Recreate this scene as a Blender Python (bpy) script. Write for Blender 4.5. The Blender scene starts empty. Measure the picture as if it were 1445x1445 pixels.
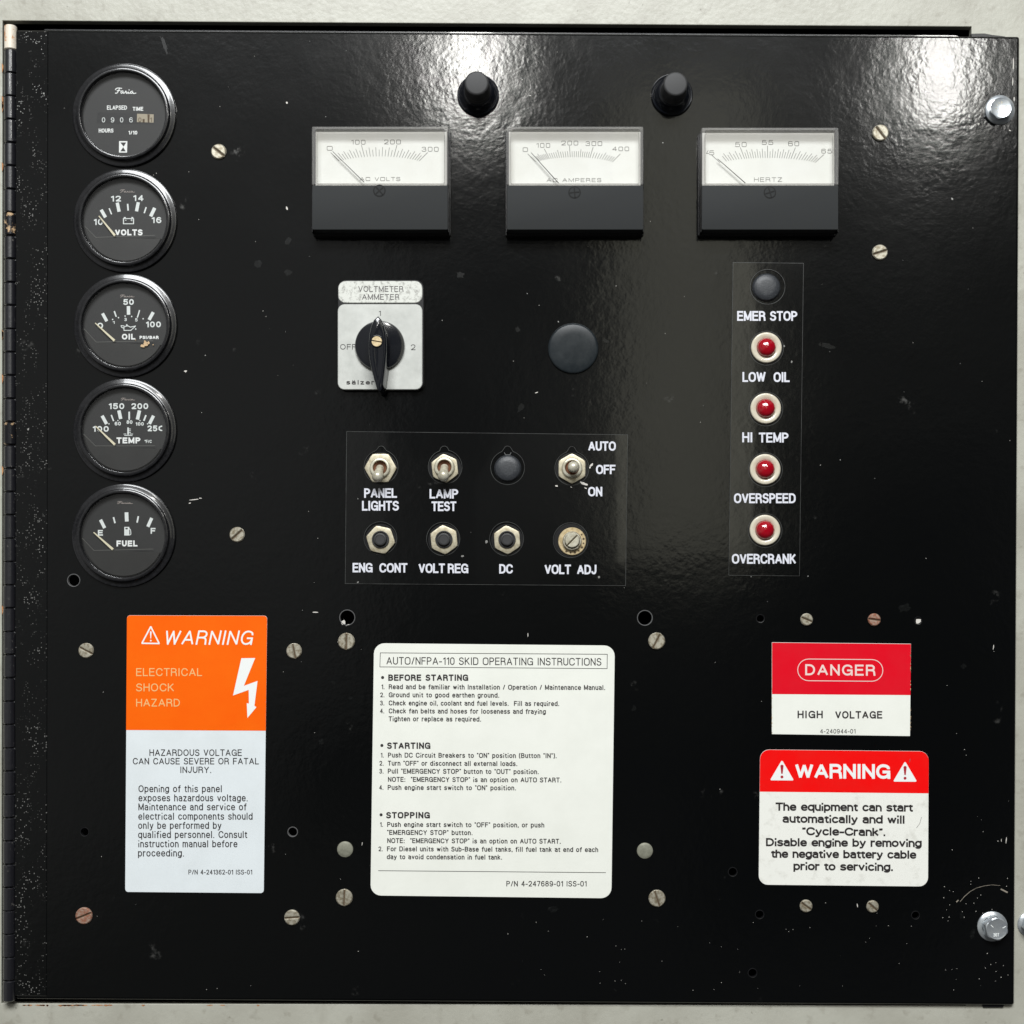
import bpy, bmesh, math, random
from mathutils import Vector, Matrix
random.seed(7)
C = bpy.context.scene.collection
sc = bpy.context.scene
PX = 0.00042            # one photograph pixel on the panel face, in metres
CX, CY, D = 745.0, 870.0, 2000.0   # foot of the camera's perpendicular, camera distance (same unit)

# ------------------------------------------------------------------ camera, world, lamps
cam = bpy.data.cameras.new('camera'); camo = bpy.data.objects.new('camera', cam); C.objects.link(camo)
camo.location = (0, -D*PX, 0); camo.rotation_euler = (math.radians(90), 0, 0)
cam.sensor_width = 36; cam.lens = 36*D/1445
cam.shift_x = (722.5-CX)/1445; cam.shift_y = (CY-722.5)/1445
cam.clip_start = 0.01; cam.clip_end = 50
sc.camera = camo

w = bpy.data.worlds.new('World'); sc.world = w; w.use_nodes = True
nt = w.node_tree; nt.nodes.clear()
tc = nt.nodes.new('ShaderNodeTexCoord'); sx = nt.nodes.new('ShaderNodeSeparateXYZ')
rp_ = nt.nodes.new('ShaderNodeValToRGB'); mr = nt.nodes.new('ShaderNodeMapRange')
bg = nt.nodes.new('ShaderNodeBackground'); wo = nt.nodes.new('ShaderNodeOutputWorld')
nt.links.new(tc.outputs['Generated'], sx.inputs[0]); 
wm = nt.nodes.new('ShaderNodeMath'); wm.operation = 'MULTIPLY_ADD'; wm.inputs[1].default_value = -.75
nt.links.new(sx.outputs[0], wm.inputs[0]); nt.links.new(sx.outputs[2], wm.inputs[2]); nt.links.new(wm.outputs[0], mr.inputs[0])
mr.inputs[1].default_value = -0.6; mr.inputs[2].default_value = 0.6
nt.links.new(mr.outputs[0], rp_.inputs[0])
# the unlit shop around the panel: dim blocks of plant and wall, the same all the way round
wmap = nt.nodes.new('ShaderNodeMapping'); wmap.inputs['Scale'].default_value = (5.5, 3, 3.2); nt.links.new(tc.outputs['Generated'], wmap.inputs[0])
wv = nt.nodes.new('ShaderNodeTexVoronoi'); wv.distance = 'CHEBYCHEV'; wv.inputs['Scale'].default_value = 1.0; nt.links.new(wmap.outputs[0], wv.inputs['Vector'])
wn_ = nt.nodes.new('ShaderNodeTexNoise'); wn_.inputs['Scale'].default_value = 3; wn_.inputs['Detail'].default_value = 3; nt.links.new(tc.outputs['Generated'], wn_.inputs['Vector'])
wsc = nt.nodes.new('ShaderNodeSeparateColor'); nt.links.new(wv.outputs['Color'], wsc.inputs[0])
wr = nt.nodes.new('ShaderNodeMath'); wr.operation = 'MULTIPLY_ADD'; nt.links.new(wsc.outputs[0], wr.inputs[0]); wr.inputs[1].default_value = 1.3; nt.links.new(wn_.outputs[0], wr.inputs[2])
wq = nt.nodes.new('ShaderNodeMath'); wq.operation = 'SUBTRACT'; wq.use_clamp = True; nt.links.new(wr.outputs[0], wq.inputs[0]); wq.inputs[1].default_value = .44
wx = nt.nodes.new('ShaderNodeVectorMath'); wx.operation = 'SCALE'; nt.links.new(rp_.outputs[0], wx.inputs[0]); nt.links.new(wq.outputs[0], wx.inputs['Scale'])
nt.links.new(wx.outputs[0], bg.inputs[0]); nt.links.new(bg.outputs[0], wo.inputs[0])
e = rp_.color_ramp.elements
e[0].position = 0.30; e[0].color = (.05, .05, .05, 1)
e[1].position = 0.72; e[1].color = (.30, .30, .29, 1)
m_ = rp_.color_ramp.elements.new(0.50); m_.color = (.10, .10, .09, 1)
m_ = rp_.color_ramp.elements.new(0.58); m_.color = (.20, .20, .19, 1)
bg.inputs[1].default_value = .80

def lamp(name, loc, target, sx_, sy_, power, col=(1, .985, .94)):
    l = bpy.data.lights.new(name, 'AREA'); l.shape = 'RECTANGLE'; l.size = sx_; l.size_y = sy_
    l.energy = power; l.color = col
    o = bpy.data.objects.new(name, l); C.objects.link(o); o.location = loc
    o.rotation_euler = (Vector(target)-Vector(loc)).to_track_quat('-Z', 'Y').to_euler()
    return o
def mirror(px, py, t, off=0):      # where a lamp stands whose reflection is seen at (px,py) on the panel
    return ((px-CX)*PX*(1+t), -D*PX*t, (CY-py)*PX*(1+t))
lamp('ceiling_lamp', mirror(664, 84, 3), (0, 0, .1), .10, .24, 3.6)
lamp('ceiling_lamp', mirror(1328, 92, 3), (0, 0, .1), .10, .24, 3.4)
lamp('overhead_fill', (-.1, -2.4, 2.05), (0, 0, -.1), 2.0, .8, 104, (.97, .99, 1))  # added soft fill from above, unseen and outside the paint's reflections
lamp('sheen_fill', mirror(966, 470, 2), (.1, 0, 0), .25, .84, .52, (1, .98, .80))  # added unseen panel behind the camera, gives the paint its olive sheen
sc.view_settings.view_transform = 'Standard'; sc.view_settings.look = 'None'
sc.view_settings.exposure = 0.24; sc.view_settings.gamma = 1.0

# ------------------------------------------------------------------ materials
def mat(name, col=(.5, .5, .5), rough=.5, metal=0, coat=0, spec=.5, noise=None, bump=None, fn=None):
    m = bpy.data.materials.new(name); m.use_nodes = True
    t = m.node_tree; n = t.nodes; b = n['Principled BSDF']
    b.inputs['Base Color'].default_value = (*col, 1); b.inputs['Roughness'].default_value = rough
    b.inputs['Metallic'].default_value = metal; b.inputs['Coat Weight'].default_value = coat
    b.inputs['Specular IOR Level'].default_value = spec
    g = n.new('ShaderNodeNewGeometry')
    if noise:           # (scale per metre, second colour, low, high)
        s, c2, lo, hi = noise
        x = n.new('ShaderNodeTexNoise'); x.inputs['Scale'].default_value = s; x.inputs['Detail'].default_value = 5
        x.inputs['Roughness'].default_value = .65
        t.links.new(g.outputs['Position'], x.inputs['Vector'])
        r = n.new('ShaderNodeMapRange'); r.inputs[1].default_value = lo; r.inputs[2].default_value = hi
        t.links.new(x.outputs[0], r.inputs[0])
        mx = n.new('ShaderNodeMix'); mx.data_type = 'RGBA'
        mx.inputs[6].default_value = (*col, 1); mx.inputs[7].default_value = (*c2, 1)
        t.links.new(r.outputs[0], mx.inputs[0]); t.links.new(mx.outputs[2], b.inputs['Base Color'])
        m['mix'] = mx.name
    if bump:            # (scale, distance)
        x = n.new('ShaderNodeTexNoise'); x.inputs['Scale'].default_value = bump[0]; x.inputs['Detail'].default_value = 1.5
        t.links.new(g.outputs['Position'], x.inputs['Vector'])
        bp = n.new('ShaderNodeBump'); bp.inputs['Distance'].default_value = bump[1]; bp.inputs['Strength'].default_value = 1
        t.links.new(x.outputs[0], bp.inputs['Height']); t.links.new(bp.outputs[0], b.inputs['Normal'])
    if fn: fn(t, n, b, g)
    return m
def mth(t, op, a, b=None, c=None):
    q = t.nodes.new('ShaderNodeMath'); q.operation = op
    for i, v in enumerate((a, b, c)):
        if v is None: continue
        if isinstance(v, (int, float)): q.inputs[i].default_value = v
        else: t.links.new(v, q.inputs[i])
    return q.outputs[0]
def ramp(t, v, lo, hi):
    r = t.nodes.new('ShaderNodeMapRange'); r.inputs[1].default_value = lo; r.inputs[2].default_value = hi
    r.interpolation_type = 'SMOOTHSTEP'
    t.links.new(v, r.inputs[0]); return r.outputs[0]
def noise(t, g, s, det=4, off=(0, 0, 0), sc3=(1, 1, 1)):
    mp = t.nodes.new('ShaderNodeMapping'); mp.inputs['Location'].default_value = off; mp.inputs['Scale'].default_value = sc3
    t.links.new(g.outputs['Position'], mp.inputs[0])
    x = t.nodes.new('ShaderNodeTexNoise'); x.inputs['Scale'].default_value = s; x.inputs['Detail'].default_value = det
    t.links.new(mp.outputs[0], x.inputs['Vector']); return x.outputs[0]
def specks(t, g, s, rad, keep, off=(0, 0, 0), sc3=(1, 1, 1)):   # sparse small dots of dust: cell size 1/s
    mp = t.nodes.new('ShaderNodeMapping'); mp.inputs['Location'].default_value = off; mp.inputs['Scale'].default_value = sc3
    t.links.new(g.outputs['Position'], mp.inputs[0])
    wn = t.nodes.new('ShaderNodeTexNoise'); wn.inputs['Scale'].default_value = s*3; wn.inputs['Detail'].default_value = 1
    t.links.new(mp.outputs[0], wn.inputs['Vector'])
    sc_ = t.nodes.new('ShaderNodeVectorMath'); sc_.operation = 'MULTIPLY_ADD'
    sc_.inputs[1].default_value = (.3/s,)*3
    t.links.new(wn.outputs['Color'], sc_.inputs[0]); t.links.new(mp.outputs[0], sc_.inputs[2])
    v = t.nodes.new('ShaderNodeTexVoronoi'); v.inputs['Scale'].default_value = s
    t.links.new(sc_.outputs[0], v.inputs['Vector'])
    sp = t.nodes.new('ShaderNodeSeparateColor'); t.links.new(v.outputs['Color'], sp.inputs[0])
    rr = mth(t, 'MULTIPLY', sp.outputs[1], rad)
    a = mth(t, 'LESS_THAN', v.outputs['Distance'], rr)
    return mth(t, 'MULTIPLY', a, mth(t, 'GREATER_THAN', sp.outputs[0], 1-keep))
def paint_nodes(dense=0.0, peel=.000038, dust=1.0):
    def f(t, n, b, g):
        s1 = specks(t, g, 70, .085, .5); s2 = specks(t, g, 210, .16, .05, (3, 1, 2))
        s3 = specks(t, g, 38, .10, .28, (1, 7, 2), (1, 1, .55))
        sm = ramp(t, noise(t, g, 42, 6, (5, 0, 1)), .66, .74)
        sm2 = ramp(t, noise(t, g, 300, 4), .45, .7)
        smear = mth(t, 'MULTIPLY', mth(t, 'MULTIPLY', sm, sm2), .10)
        tot = mth(t, 'MAXIMUM', mth(t, 'MULTIPLY', s1, .30), mth(t, 'MULTIPLY', s2, .42))
        tot = mth(t, 'MAXIMUM', tot, mth(t, 'MULTIPLY', s3, .10))
        tot = mth(t, 'MAXIMUM', tot, smear)
        if dense:
            d1 = specks(t, g, 1000, .40, .36, (2, 0, 0)); d2 = ramp(t, noise(t, g, 95, 3, (0, 2, 0), (1, 1, .5)), .42, .66)
            tot = mth(t, 'MAXIMUM', tot, mth(t, 'MULTIPLY', mth(t, 'MULTIPLY', d1, d2), dense))
        tot = mth(t, 'MULTIPLY', tot, dust)
        mx = n.new('ShaderNodeMix'); mx.data_type = 'RGBA'
        mx.inputs[6].default_value = (.0022, .0025, .0027, 1); mx.inputs[7].default_value = (.75, .74, .70, 1)
        t.links.new(tot, mx.inputs[0]); t.links.new(mx.outputs[2], b.inputs['Base Color'])
        ro = mth(t, 'MULTIPLY_ADD', noise(t, g, 14, 5, (9, 0, 0)), .08, .08)
        ro = mth(t, 'ADD', ro, mth(t, 'MULTIPLY', smear, 2.0))
        t.links.new(mth(t, 'MAXIMUM', ro, mth(t, 'MULTIPLY', tot, .7)), b.inputs['Roughness'])
        h1 = noise(t, g, 300, 1.2); h2 = noise(t, g, 700, 1, (4, 4, 4)); h3 = noise(t, g, 60, 1, (1, 4, 4))
        h4 = noise(t, g, 150, 1, (6, 1, 2)); am = mth(t, 'MULTIPLY_ADD', ramp(t, noise(t, g, 40, 3, (3, 9, 1)), .35, .65), .8, .5)
        hh = mth(t, 'ADD', mth(t, 'ADD', mth(t, 'MULTIPLY', mth(t, 'MULTIPLY', h1, 1.0), am), mth(t, 'MULTIPLY', h2, .3)), mth(t, 'ADD', mth(t, 'MULTIPLY', h3, 1.6), mth(t, 'MULTIPLY', h4, .8)))
        hh = mth(t, 'ADD', hh, mth(t, 'MULTIPLY', tot, 1.0))
        bp = n.new('ShaderNodeBump'); bp.inputs['Distance'].default_value = peel; bp.inputs['Strength'].default_value = 1
        t.links.new(hh, bp.inputs['Height']); t.links.new(bp.outputs[0], b.inputs['Normal'])
    return f
def beige_nodes(t, n, b, g):
    a = ramp(t, noise(t, g, 22, 6), .35, .75); c = ramp(t, noise(t, g, 160, 5, (2, 2, 2)), .55, .72)
    sp = specks(t, g, 260, .20, .22); st = ramp(t, noise(t, g, 70, 6, (7, 1, 0), (1, 1, .25)), .60, .75)
    k = mth(t, 'ADD', mth(t, 'MULTIPLY', a, .36), mth(t, 'MULTIPLY', c, .26))
    k = mth(t, 'ADD', k, mth(t, 'MULTIPLY', st, .16)); k = mth(t, 'ADD', k, mth(t, 'MULTIPLY', sp, .35))
    mx = n.new('ShaderNodeMix'); mx.data_type = 'RGBA'
    mx.inputs[6].default_value = (.47, .465, .40, 1); mx.inputs[7].default_value = (.22, .20, .155, 1)
    t.links.new(k, mx.inputs[0]); t.links.new(mx.outputs[2], b.inputs['Base Color'])
    hh = mth(t, 'ADD', noise(t, g, 330, 2), mth(t, 'MULTIPLY', sp, -.6))
    bp = n.new('ShaderNodeBump'); bp.inputs['Distance'].default_value = .00014; bp.inputs['Strength'].default_value = 1
    t.links.new(hh, bp.inputs['Height']); t.links.new(bp.outputs[0], b.inputs['Normal'])
M = {}
M['door'] = mat('black_gloss_paint', fn=paint_nodes())
M['leaf'] = mat('black_paint_with_overspray', fn=paint_nodes(.28))
M['legend'] = mat('black_legend_film', coat=.6, fn=paint_nodes(0, .00003, .8))
M['beige'] = mat('weathered_cream_paint', rough=.38, fn=beige_nodes)
M['rust'] = mat('rust', (.30, .10, .03), .8, noise=(400, (.55, .30, .14), .35, .65))
M['inside'] = mat('dark_interior', (.004, .004, .004), .8)
M['knuckle'] = mat('black_hinge_paint', (.007, .007, .010), .34, coat=.6, spec=.8, noise=(330, (.09, .085, .08), .64, .70), bump=(420, .00006))
M['knuckle_chip'] = mat('chipped_hinge_paint', (.008, .008, .01), .28, noise=(190, (.55, .38, .22), .54, .60), bump=(420, .00006))
M['knuckle_bare'] = mat('bare_cream_hinge', (.80, .72, .60), .4, noise=(240, (.60, .28, .12), .56, .62))
M['bezel'] = mat('satin_black_plastic', (.009, .009, .010), .20, coat=.4, noise=(500, (.018, .018, .02), .4, .7), bump=(900, .00001))
M['dial'] = mat('dial_black', (.0085, .009, .0088), .55, noise=(60, (.014, .014, .0135), .3, .8))
M['hood'] = mat('dial_hood', (.017, .017, .0165), .38, noise=(60, (.026, .026, .024), .3, .8))
M['white'] = mat('white_print', (.88, .90, .88), .5)
M['greyprint'] = mat('grey_print', (.38, .33, .30), .5)
M['bulky'] = mat('white_bulk_print', (.78, .82, .80), .5)
M['legendprint'] = mat('white_legend_print', (.74, .75, .82), .4, noise=(900, (.55, .56, .62), .5, .75))
M['ink'] = mat('black_ink', (.022, .018, .018), .5)
M['greyink'] = mat('thin_grey_ink', (.11, .10, .10), .5)
M['dialink'] = mat('meter_ink', (.10, .09, .08), .5)
M['needle'] = mat('cream_needle', (.78, .72, .52), .45)
M['card'] = mat('meter_card', (.79, .79, .755), .55, noise=(30, (.73, .725, .68), .4, .7))
M['cover'] = mat('charcoal_plastic', (.040, .042, .043), .7, spec=.10, bump=(1500, .000006))
M['blackplastic'] = mat('black_plastic', (.008, .008, .009), .3)
M['meterblack'] = mat('meter_black', (.012, .012, .013), .25)
M['rubber'] = mat('black_rubber', (.042, .042, .043), .5, spec=.3, bump=(700, .00001))
M['knob'] = mat('gloss_black_knob', (.006, .007, .010), .12, coat=.3, bump=(160, .00004))
M['plug'] = mat('plug_plastic', (.012, .016, .019), .30, spec=.22, noise=(120, (.030, .035, .038), .4, .8))
M['grainplug'] = mat('grained_plug', (.028, .031, .036), .45, bump=(1300, .00008), noise=(1200, (.06, .064, .07), .5, .7))
M['steel'] = mat('brushed_alloy_plate', (.60, .61, .575), .5, metal=.1, noise=(70, (.46, .47, .44), .35, .7), bump=(300, .00003))
M['worn'] = mat('worn_plaque', (.66, .67, .62), .45, metal=.1, noise=(420, (.34, .34, .31), .50, .66), bump=(400, .00004))
M['brass'] = mat('dulled_plating', (.62, .57, .43), .42, metal=.55, noise=(420, (.42, .36, .24), .42, .68), bump=(700, .00002))
M['nickel'] = mat('nickel', (.74, .71, .58), .30, metal=.35, noise=(300, (.46, .42, .31), .4, .7))
M['ring_dark'] = mat('tarnished_copper', (.22, .10, .055), .45, metal=.5)
M['screw'] = mat('zinc_screw', (.50, .47, .38), .45, metal=.5, noise=(520, (.26, .22, .15), .44, .62), bump=(900, .00003))
M['screw_slot'] = mat('screw_slot_dirt', (.10, .065, .035), .8)
M['rusty'] = mat('rusty_screw', (.36, .26, .20), .6, metal=.3, noise=(620, (.30, .12, .07), .42, .58), bump=(900, .00004))
M['grey_rivet'] = mat('dull_rivet', (.27, .27, .21), .55, metal=.2, noise=(420, (.17, .17, .13), .4, .7))
M['zinc'] = mat('bright_zinc', (.72, .76, .78), .28, metal=.75, noise=(260, (.55, .60, .66), .4, .7), bump=(500, .00001))
M['orange'] = mat('orange_print', (.95, .120, .001), .45, spec=.12, noise=(25, (.96, .155, .003), .3, .8))
M['red'] = mat('red_print', (.74, .003, .016), .38, spec=.15, noise=(40, (.70, .012, .024), .4, .8))
M['red2'] = mat('scarlet_print', (.90, .004, .004), .40, spec=.12, noise=(40, (.82, .013, .010), .4, .8))
M['labelcool'] = mat('cool_white_label', (.78, .83, .85), .35, noise=(45, (.72, .765, .78), .4, .8))
M['labelwarm'] = mat('warm_white_label', (.88, .89, .82), .38, noise=(35, (.82, .83, .76), .4, .8))
M['labeldirty'] = mat('smudged_white_label', (.87, .87, .81), .4, noise=(120, (.64, .63, .57), .54, .80))
M['cream_ring'] = mat('cream_plastic_ring', (.66, .61, .49), .22, coat=.3, noise=(300, (.62, .55, .42), .45, .7))
M['maroon'] = mat('maroon_print', (.42, .015, .03), .45)
M['brass2'] = mat('knob_brass', (.66, .53, .32), .40, metal=.4, noise=(500, (.46, .35, .18), .45, .65))
M['jewel'] = mat('red_jewel', (.36, .001, .010), .10, coat=.8, spec=.7, bump=(420, .00016))
M['cream_wheel'] = mat('cream_wheel', (.36, .31, .22), .5)
M['chip'] = mat('chipped_paint_fleck', (.66, .63, .58), .6)
M['fleck'] = mat('tan_fleck', (.60, .42, .24), .7)
M['scratch'] = mat('dull_scratch', (.34, .30, .24), .7, noise=(300, (.12, .11, .09), .4, .65))
M['film_edge_glint'] = mat('painted_film_glint', (.055, .058, .055), .4, noise=(90, (.02, .02, .02), .42, .62))  # pale tone stands for light caught on the cut rim
M['smudge'] = mat('dried_smudge', (.004, .0045, .0045), .20, noise=(600, (.017, .018, .018), .50, .78))
M['pinkish'] = mat('dust_haze', (.10, .10, .10), .7)
def clear(name, tint=(1, 1, 1), rough=.02, ior=1.45, diff=0):
    m = bpy.data.materials.new(name); m.use_nodes = True; t = m.node_tree; n = t.nodes; n.clear()
    o = n.new('ShaderNodeOutputMaterial'); tr = n.new('ShaderNodeBsdfTransparent'); gl = n.new('ShaderNodeBsdfGlossy')
    fr = n.new('ShaderNodeLayerWeight'); fr.inputs['Blend'].default_value = .5; mx = n.new('ShaderNodeMixShader')
    tr.inputs[0].default_value = (*tint, 1); gl.inputs['Roughness'].default_value = rough; f0 = ((ior-1)/(ior+1))**2
    sch = mth(t, 'MULTIPLY_ADD', mth(t, 'POWER', fr.outputs['Facing'], 5.0), 1-f0, f0)   # Schlick, the same from both sides
    t.links.new(sch, mx.inputs[0]); t.links.new(tr.outputs[0], mx.inputs[1]); t.links.new(gl.outputs[0], mx.inputs[2])
    last = mx.outputs[0]
    if diff:
        df = n.new('ShaderNodeBsdfDiffuse'); df.inputs[0].default_value = (.75, .74, .72, 1); m2 = n.new('ShaderNodeMixShader')
        m2.inputs[0].default_value = diff; t.links.new(last, m2.inputs[1]); t.links.new(df.outputs[0], m2.inputs[2]); last = m2.outputs[0]
    t.links.new(last, o.inputs[0]); return m
M['glass'] = clear('lens_glass', (.96, .96, .96), .03, 1.66, .006)
M['pane'] = clear('window_acrylic', (.98, .98, .97), .03, 1.4, 0)
M['acrylic'] = clear('acrylic_edge', (.86, .85, .84), .06, 1.6, .16)

# ------------------------------------------------------------------ geometry helpers
def real(px, py, h=0):            # photograph pixel of a point standing h in front of the panel -> panel coordinates
    f = (D-h)/D
    return CX+(px-CX)*f, CY+(py-CY)*f
def world(px, py, h=0): return Vector(((px-CX)*PX, -h*PX, (CY-py)*PX))
def fillet(pts, closed=False, rmax=1e9, seg=5):
    """pts: (x, y, r). Rounds each corner by up to r, clamped to what its two sides allow."""
    n = len(pts); out = []
    for i, (x, y, r) in enumerate(pts):
        if (not closed and i in (0, n-1)) or r <= 0: out.append((x, y)); continue
        p0 = pts[i-1]; p2 = pts[(i+1) % n]; r = min(r, rmax)
        a = Vector((p0[0]-x, p0[1]-y)); b = Vector((p2[0]-x, p2[1]-y)); la, lb = a.length, b.length
        if la < 1e-9 or lb < 1e-9: out.append((x, y)); continue
        e0 = (not closed and i-1 == 0) or p0[2] <= 0; e2 = (not closed and i+1 == n-1) or p2[2] <= 0
        da = min(r, la*(.74 if e0 else .5)); db = min(r, lb*(.74 if e2 else .5))
        c = Vector((x, y)); A = c+a/la*da; B = c+b/lb*db; k = .5523; A1 = A-a/la*da*k; B1 = B-b/lb*db*k
        for j in range(seg+1):
            t = j/seg; q = A*(1-t)**3+A1*3*t*(1-t)**2+B1*3*t*t*(1-t)+B*t**3
            if out and (Vector(out[-1])-q).length < 1e-6: continue
            out.append((q.x, q.y))
    return out
def inset(pts, d):
    n = len(pts); ar = sum(pts[i][0]*pts[(i+1) % n][1]-pts[(i+1) % n][0]*pts[i][1] for i in range(n))
    s = 1 if ar > 0 else -1; out = []
    for i in range(n):
        a = Vector(pts[i-1]); b = Vector(pts[i]); c = Vector(pts[(i+1) % n])
        u = (b-a).normalized(); v = (c-b).normalized()
        n1 = Vector((-u.y, u.x))*s; n2 = Vector((-v.y, v.x))*s; m = n1+n2
        if m.length < 1e-6: m = n1
        m.normalize(); k = max(.35, m.dot(n1)); q = b+m*(d/k); out.append((q.x, q.y))
    return out
def circ(cx, cy, r, n=32, ph=0): return [(cx+r*math.cos(2*math.pi*i/n+ph), cy+r*math.sin(2*math.pi*i/n+ph)) for i in range(n)]
def rquad(q, r, seg=6): return fillet([(x, y, r) for x, y in q], True, seg=seg)
class MB:
    def __init__(s, o=(CX, CY), seen=False): s.o = o; s.v = []; s.f = []; s.m = []; s.seen = seen; s.mi = 0
    def p(s, x, y, h):
        if s.seen: x, y = real(x, y, h)
        s.v.append(((x-s.o[0])*PX, -h*PX, (s.o[1]-y)*PX)); return len(s.v)-1
    def face(s, ids): s.f.append(ids); s.m.append(s.mi)
    def ring(s, pts, h): return [s.p(x, y, h) for x, y in pts]
    def join(s, a, b):
        n = len(a)
        for i in range(n): s.face([a[i], a[(i+1) % n], b[(i+1) % n], b[i]])
    def flat(s, pts, h): s.face(s.ring(pts, h))
    def prism(s, pts, h0, h1, ch=0, back=False, seg=1):
        a = s.ring(pts, h0); hh = h1-ch; b = s.ring(pts, hh); s.join(a, b)
        if back: s.face(a[::-1])
        for j in range(1, seg+1):
            if not ch: break
            an = math.pi/2*j/seg; c = s.ring(inset(pts, ch*(1-math.cos(an))), hh+ch*math.sin(an)); s.join(b, c); b = c
        s.face(b)
    def lathe(s, prof, cx, cy, n=40, mt=None, ph=0):
        prev = None
        for r, h in prof:
            if r < 1e-6:
                ids = [s._q(cx, cy, 0, 0, h, mt)]
            else: ids = [s._q(cx, cy, r*math.cos(2*math.pi*i/n+ph), r*math.sin(2*math.pi*i/n+ph), h, mt) for i in range(n)]
            if prev is not None:
                if len(ids) == 1 and len(prev) == 1: pass
                elif len(ids) == 1:
                    for i in range(n): s.face([prev[i], prev[(i+1) % n], ids[0]])
                elif len(prev) == 1:
                    for i in range(n): s.face([prev[0], ids[(i+1) % n], ids[i]])
                else: s.join(prev, ids)
            prev = ids
    def _q(s, cx, cy, x, y, h, mt):
        if mt is not None: q = mt @ Vector((x, y, h)); x, y, h = q
        return s.p(cx+x, cy+y, h)
    def stroke(s, pts, w, h, closed=False, cap=True, taper=None):
        P = [Vector(p) for p in pts]
        P = [q for i, q in enumerate(P) if i == 0 or (q-P[i-1]).length > 1e-5]
        if closed and (P[0]-P[-1]).length < 1e-5: P.pop()
        n = len(P)
        if n < 2: return
        if not taper:
            sharp = [i for i in (range(n) if closed else range(1, n-1)) if (P[i]-P[i-1]).normalized().dot((P[(i+1) % n]-P[i]).normalized()) < -.3]
            if sharp:
                if closed: P = P[sharp[0]:]+P[:sharp[0]]+[P[sharp[0]]]; sharp = [i-sharp[0] for i in sharp[1:]]+[n]; sharp = [i for i in sharp if 0 < i < n]
                cut = [0]+sharp+[len(P)-1]; c0, c1 = (cap if isinstance(cap, tuple) else (cap, cap))
                def join_ext(i, j):
                    d = P[i]-P[j]; return w*.5 if abs(d.x) < .12*abs(d.y) else w*.18
                for k in range(len(cut)-1):
                    i0, i1 = cut[k], cut[k+1]
                    s.stroke(P[i0:i1+1], w, h+.02*k, False, (c0 if i0 == 0 and not closed else join_ext(i0, i0+1), c1 if i1 == len(P)-1 and not closed else join_ext(i1, i1-1)))
                return
        if cap and not closed:
            c0, c1 = (cap if isinstance(cap, tuple) else (cap, cap)); c0 = w/2 if c0 is True else float(c0); c1 = w/2 if c1 is True else float(c1)
            a, b_ = P[0]+(P[0]-P[1]).normalized()*c0, P[-1]+(P[-1]-P[-2]).normalized()*c1; P[0], P[-1] = a, b_
        L = []
        for i in range(n):
            if closed or 0 < i < n-1:
                u = (P[i]-P[i-1]).normalized(); v = (P[(i+1) % n]-P[i]).normalized()
                n1 = Vector((-u.y, u.x)); n2 = Vector((-v.y, v.x)); m = n1+n2
                if m.length < 1e-4: m = n1
                m.normalize(); k = 1/max(.62, m.dot(n1))
            else:
                u = (P[1]-P[0]).normalized() if i == 0 else (P[-1]-P[-2]).normalized(); m = Vector((-u.y, u.x)); k = 1
            ww = w/2 if not taper else (w+(taper-w)*i/(n-1))/2
            a = P[i]+m*ww*k; b = P[i]-m*ww*k; L.append((s.p(a.x, a.y, h+.004*i), s.p(b.x, b.y, h+.004*i)))
        for i in range(n if closed else n-1):
            a, b = L[i], L[(i+1) % n]; s.face([a[0], b[0], b[1], a[1]])
    def build(s, name, m, parent=None, loc=None, smooth=35, recalc=True):
        me = bpy.data.meshes.new(name); me.from_pydata(s.v, [], s.f)
        for q in (m if isinstance(m, (list, tuple)) else [m]): me.materials.append(M[q])
        for i, pl in enumerate(me.polygons): pl.material_index = s.m[i]
        if recalc:
            bm = bmesh.new(); bm.from_mesh(me); bmesh.ops.remove_doubles(bm, verts=bm.verts, dist=1e-7)
            bmesh.ops.recalc_face_normals(bm, faces=bm.faces); bm.to_mesh(me); bm.free()
        if smooth:
            me.polygons.foreach_set('use_smooth', [True]*len(me.polygons)); me.set_sharp_from_angle(angle=math.radians(smooth))
        me.update()
        o = bpy.data.objects.new(name, me); C.objects.link(o); o.parent = parent
        if parent is None: o.location = world(s.o[0], s.o[1]) if loc is None else loc
        return o
def tag(o, label, cat, group=None):
    o['label'] = label; o['category'] = cat
    if group: o['group'] = group
    return o
def thing(name, label, cat, o, group=None):
    e = bpy.data.objects.new(name, None); C.objects.link(e); e.location = world(*o); e.empty_display_size = .01
    return tag(e, label, cat, group)
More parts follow.
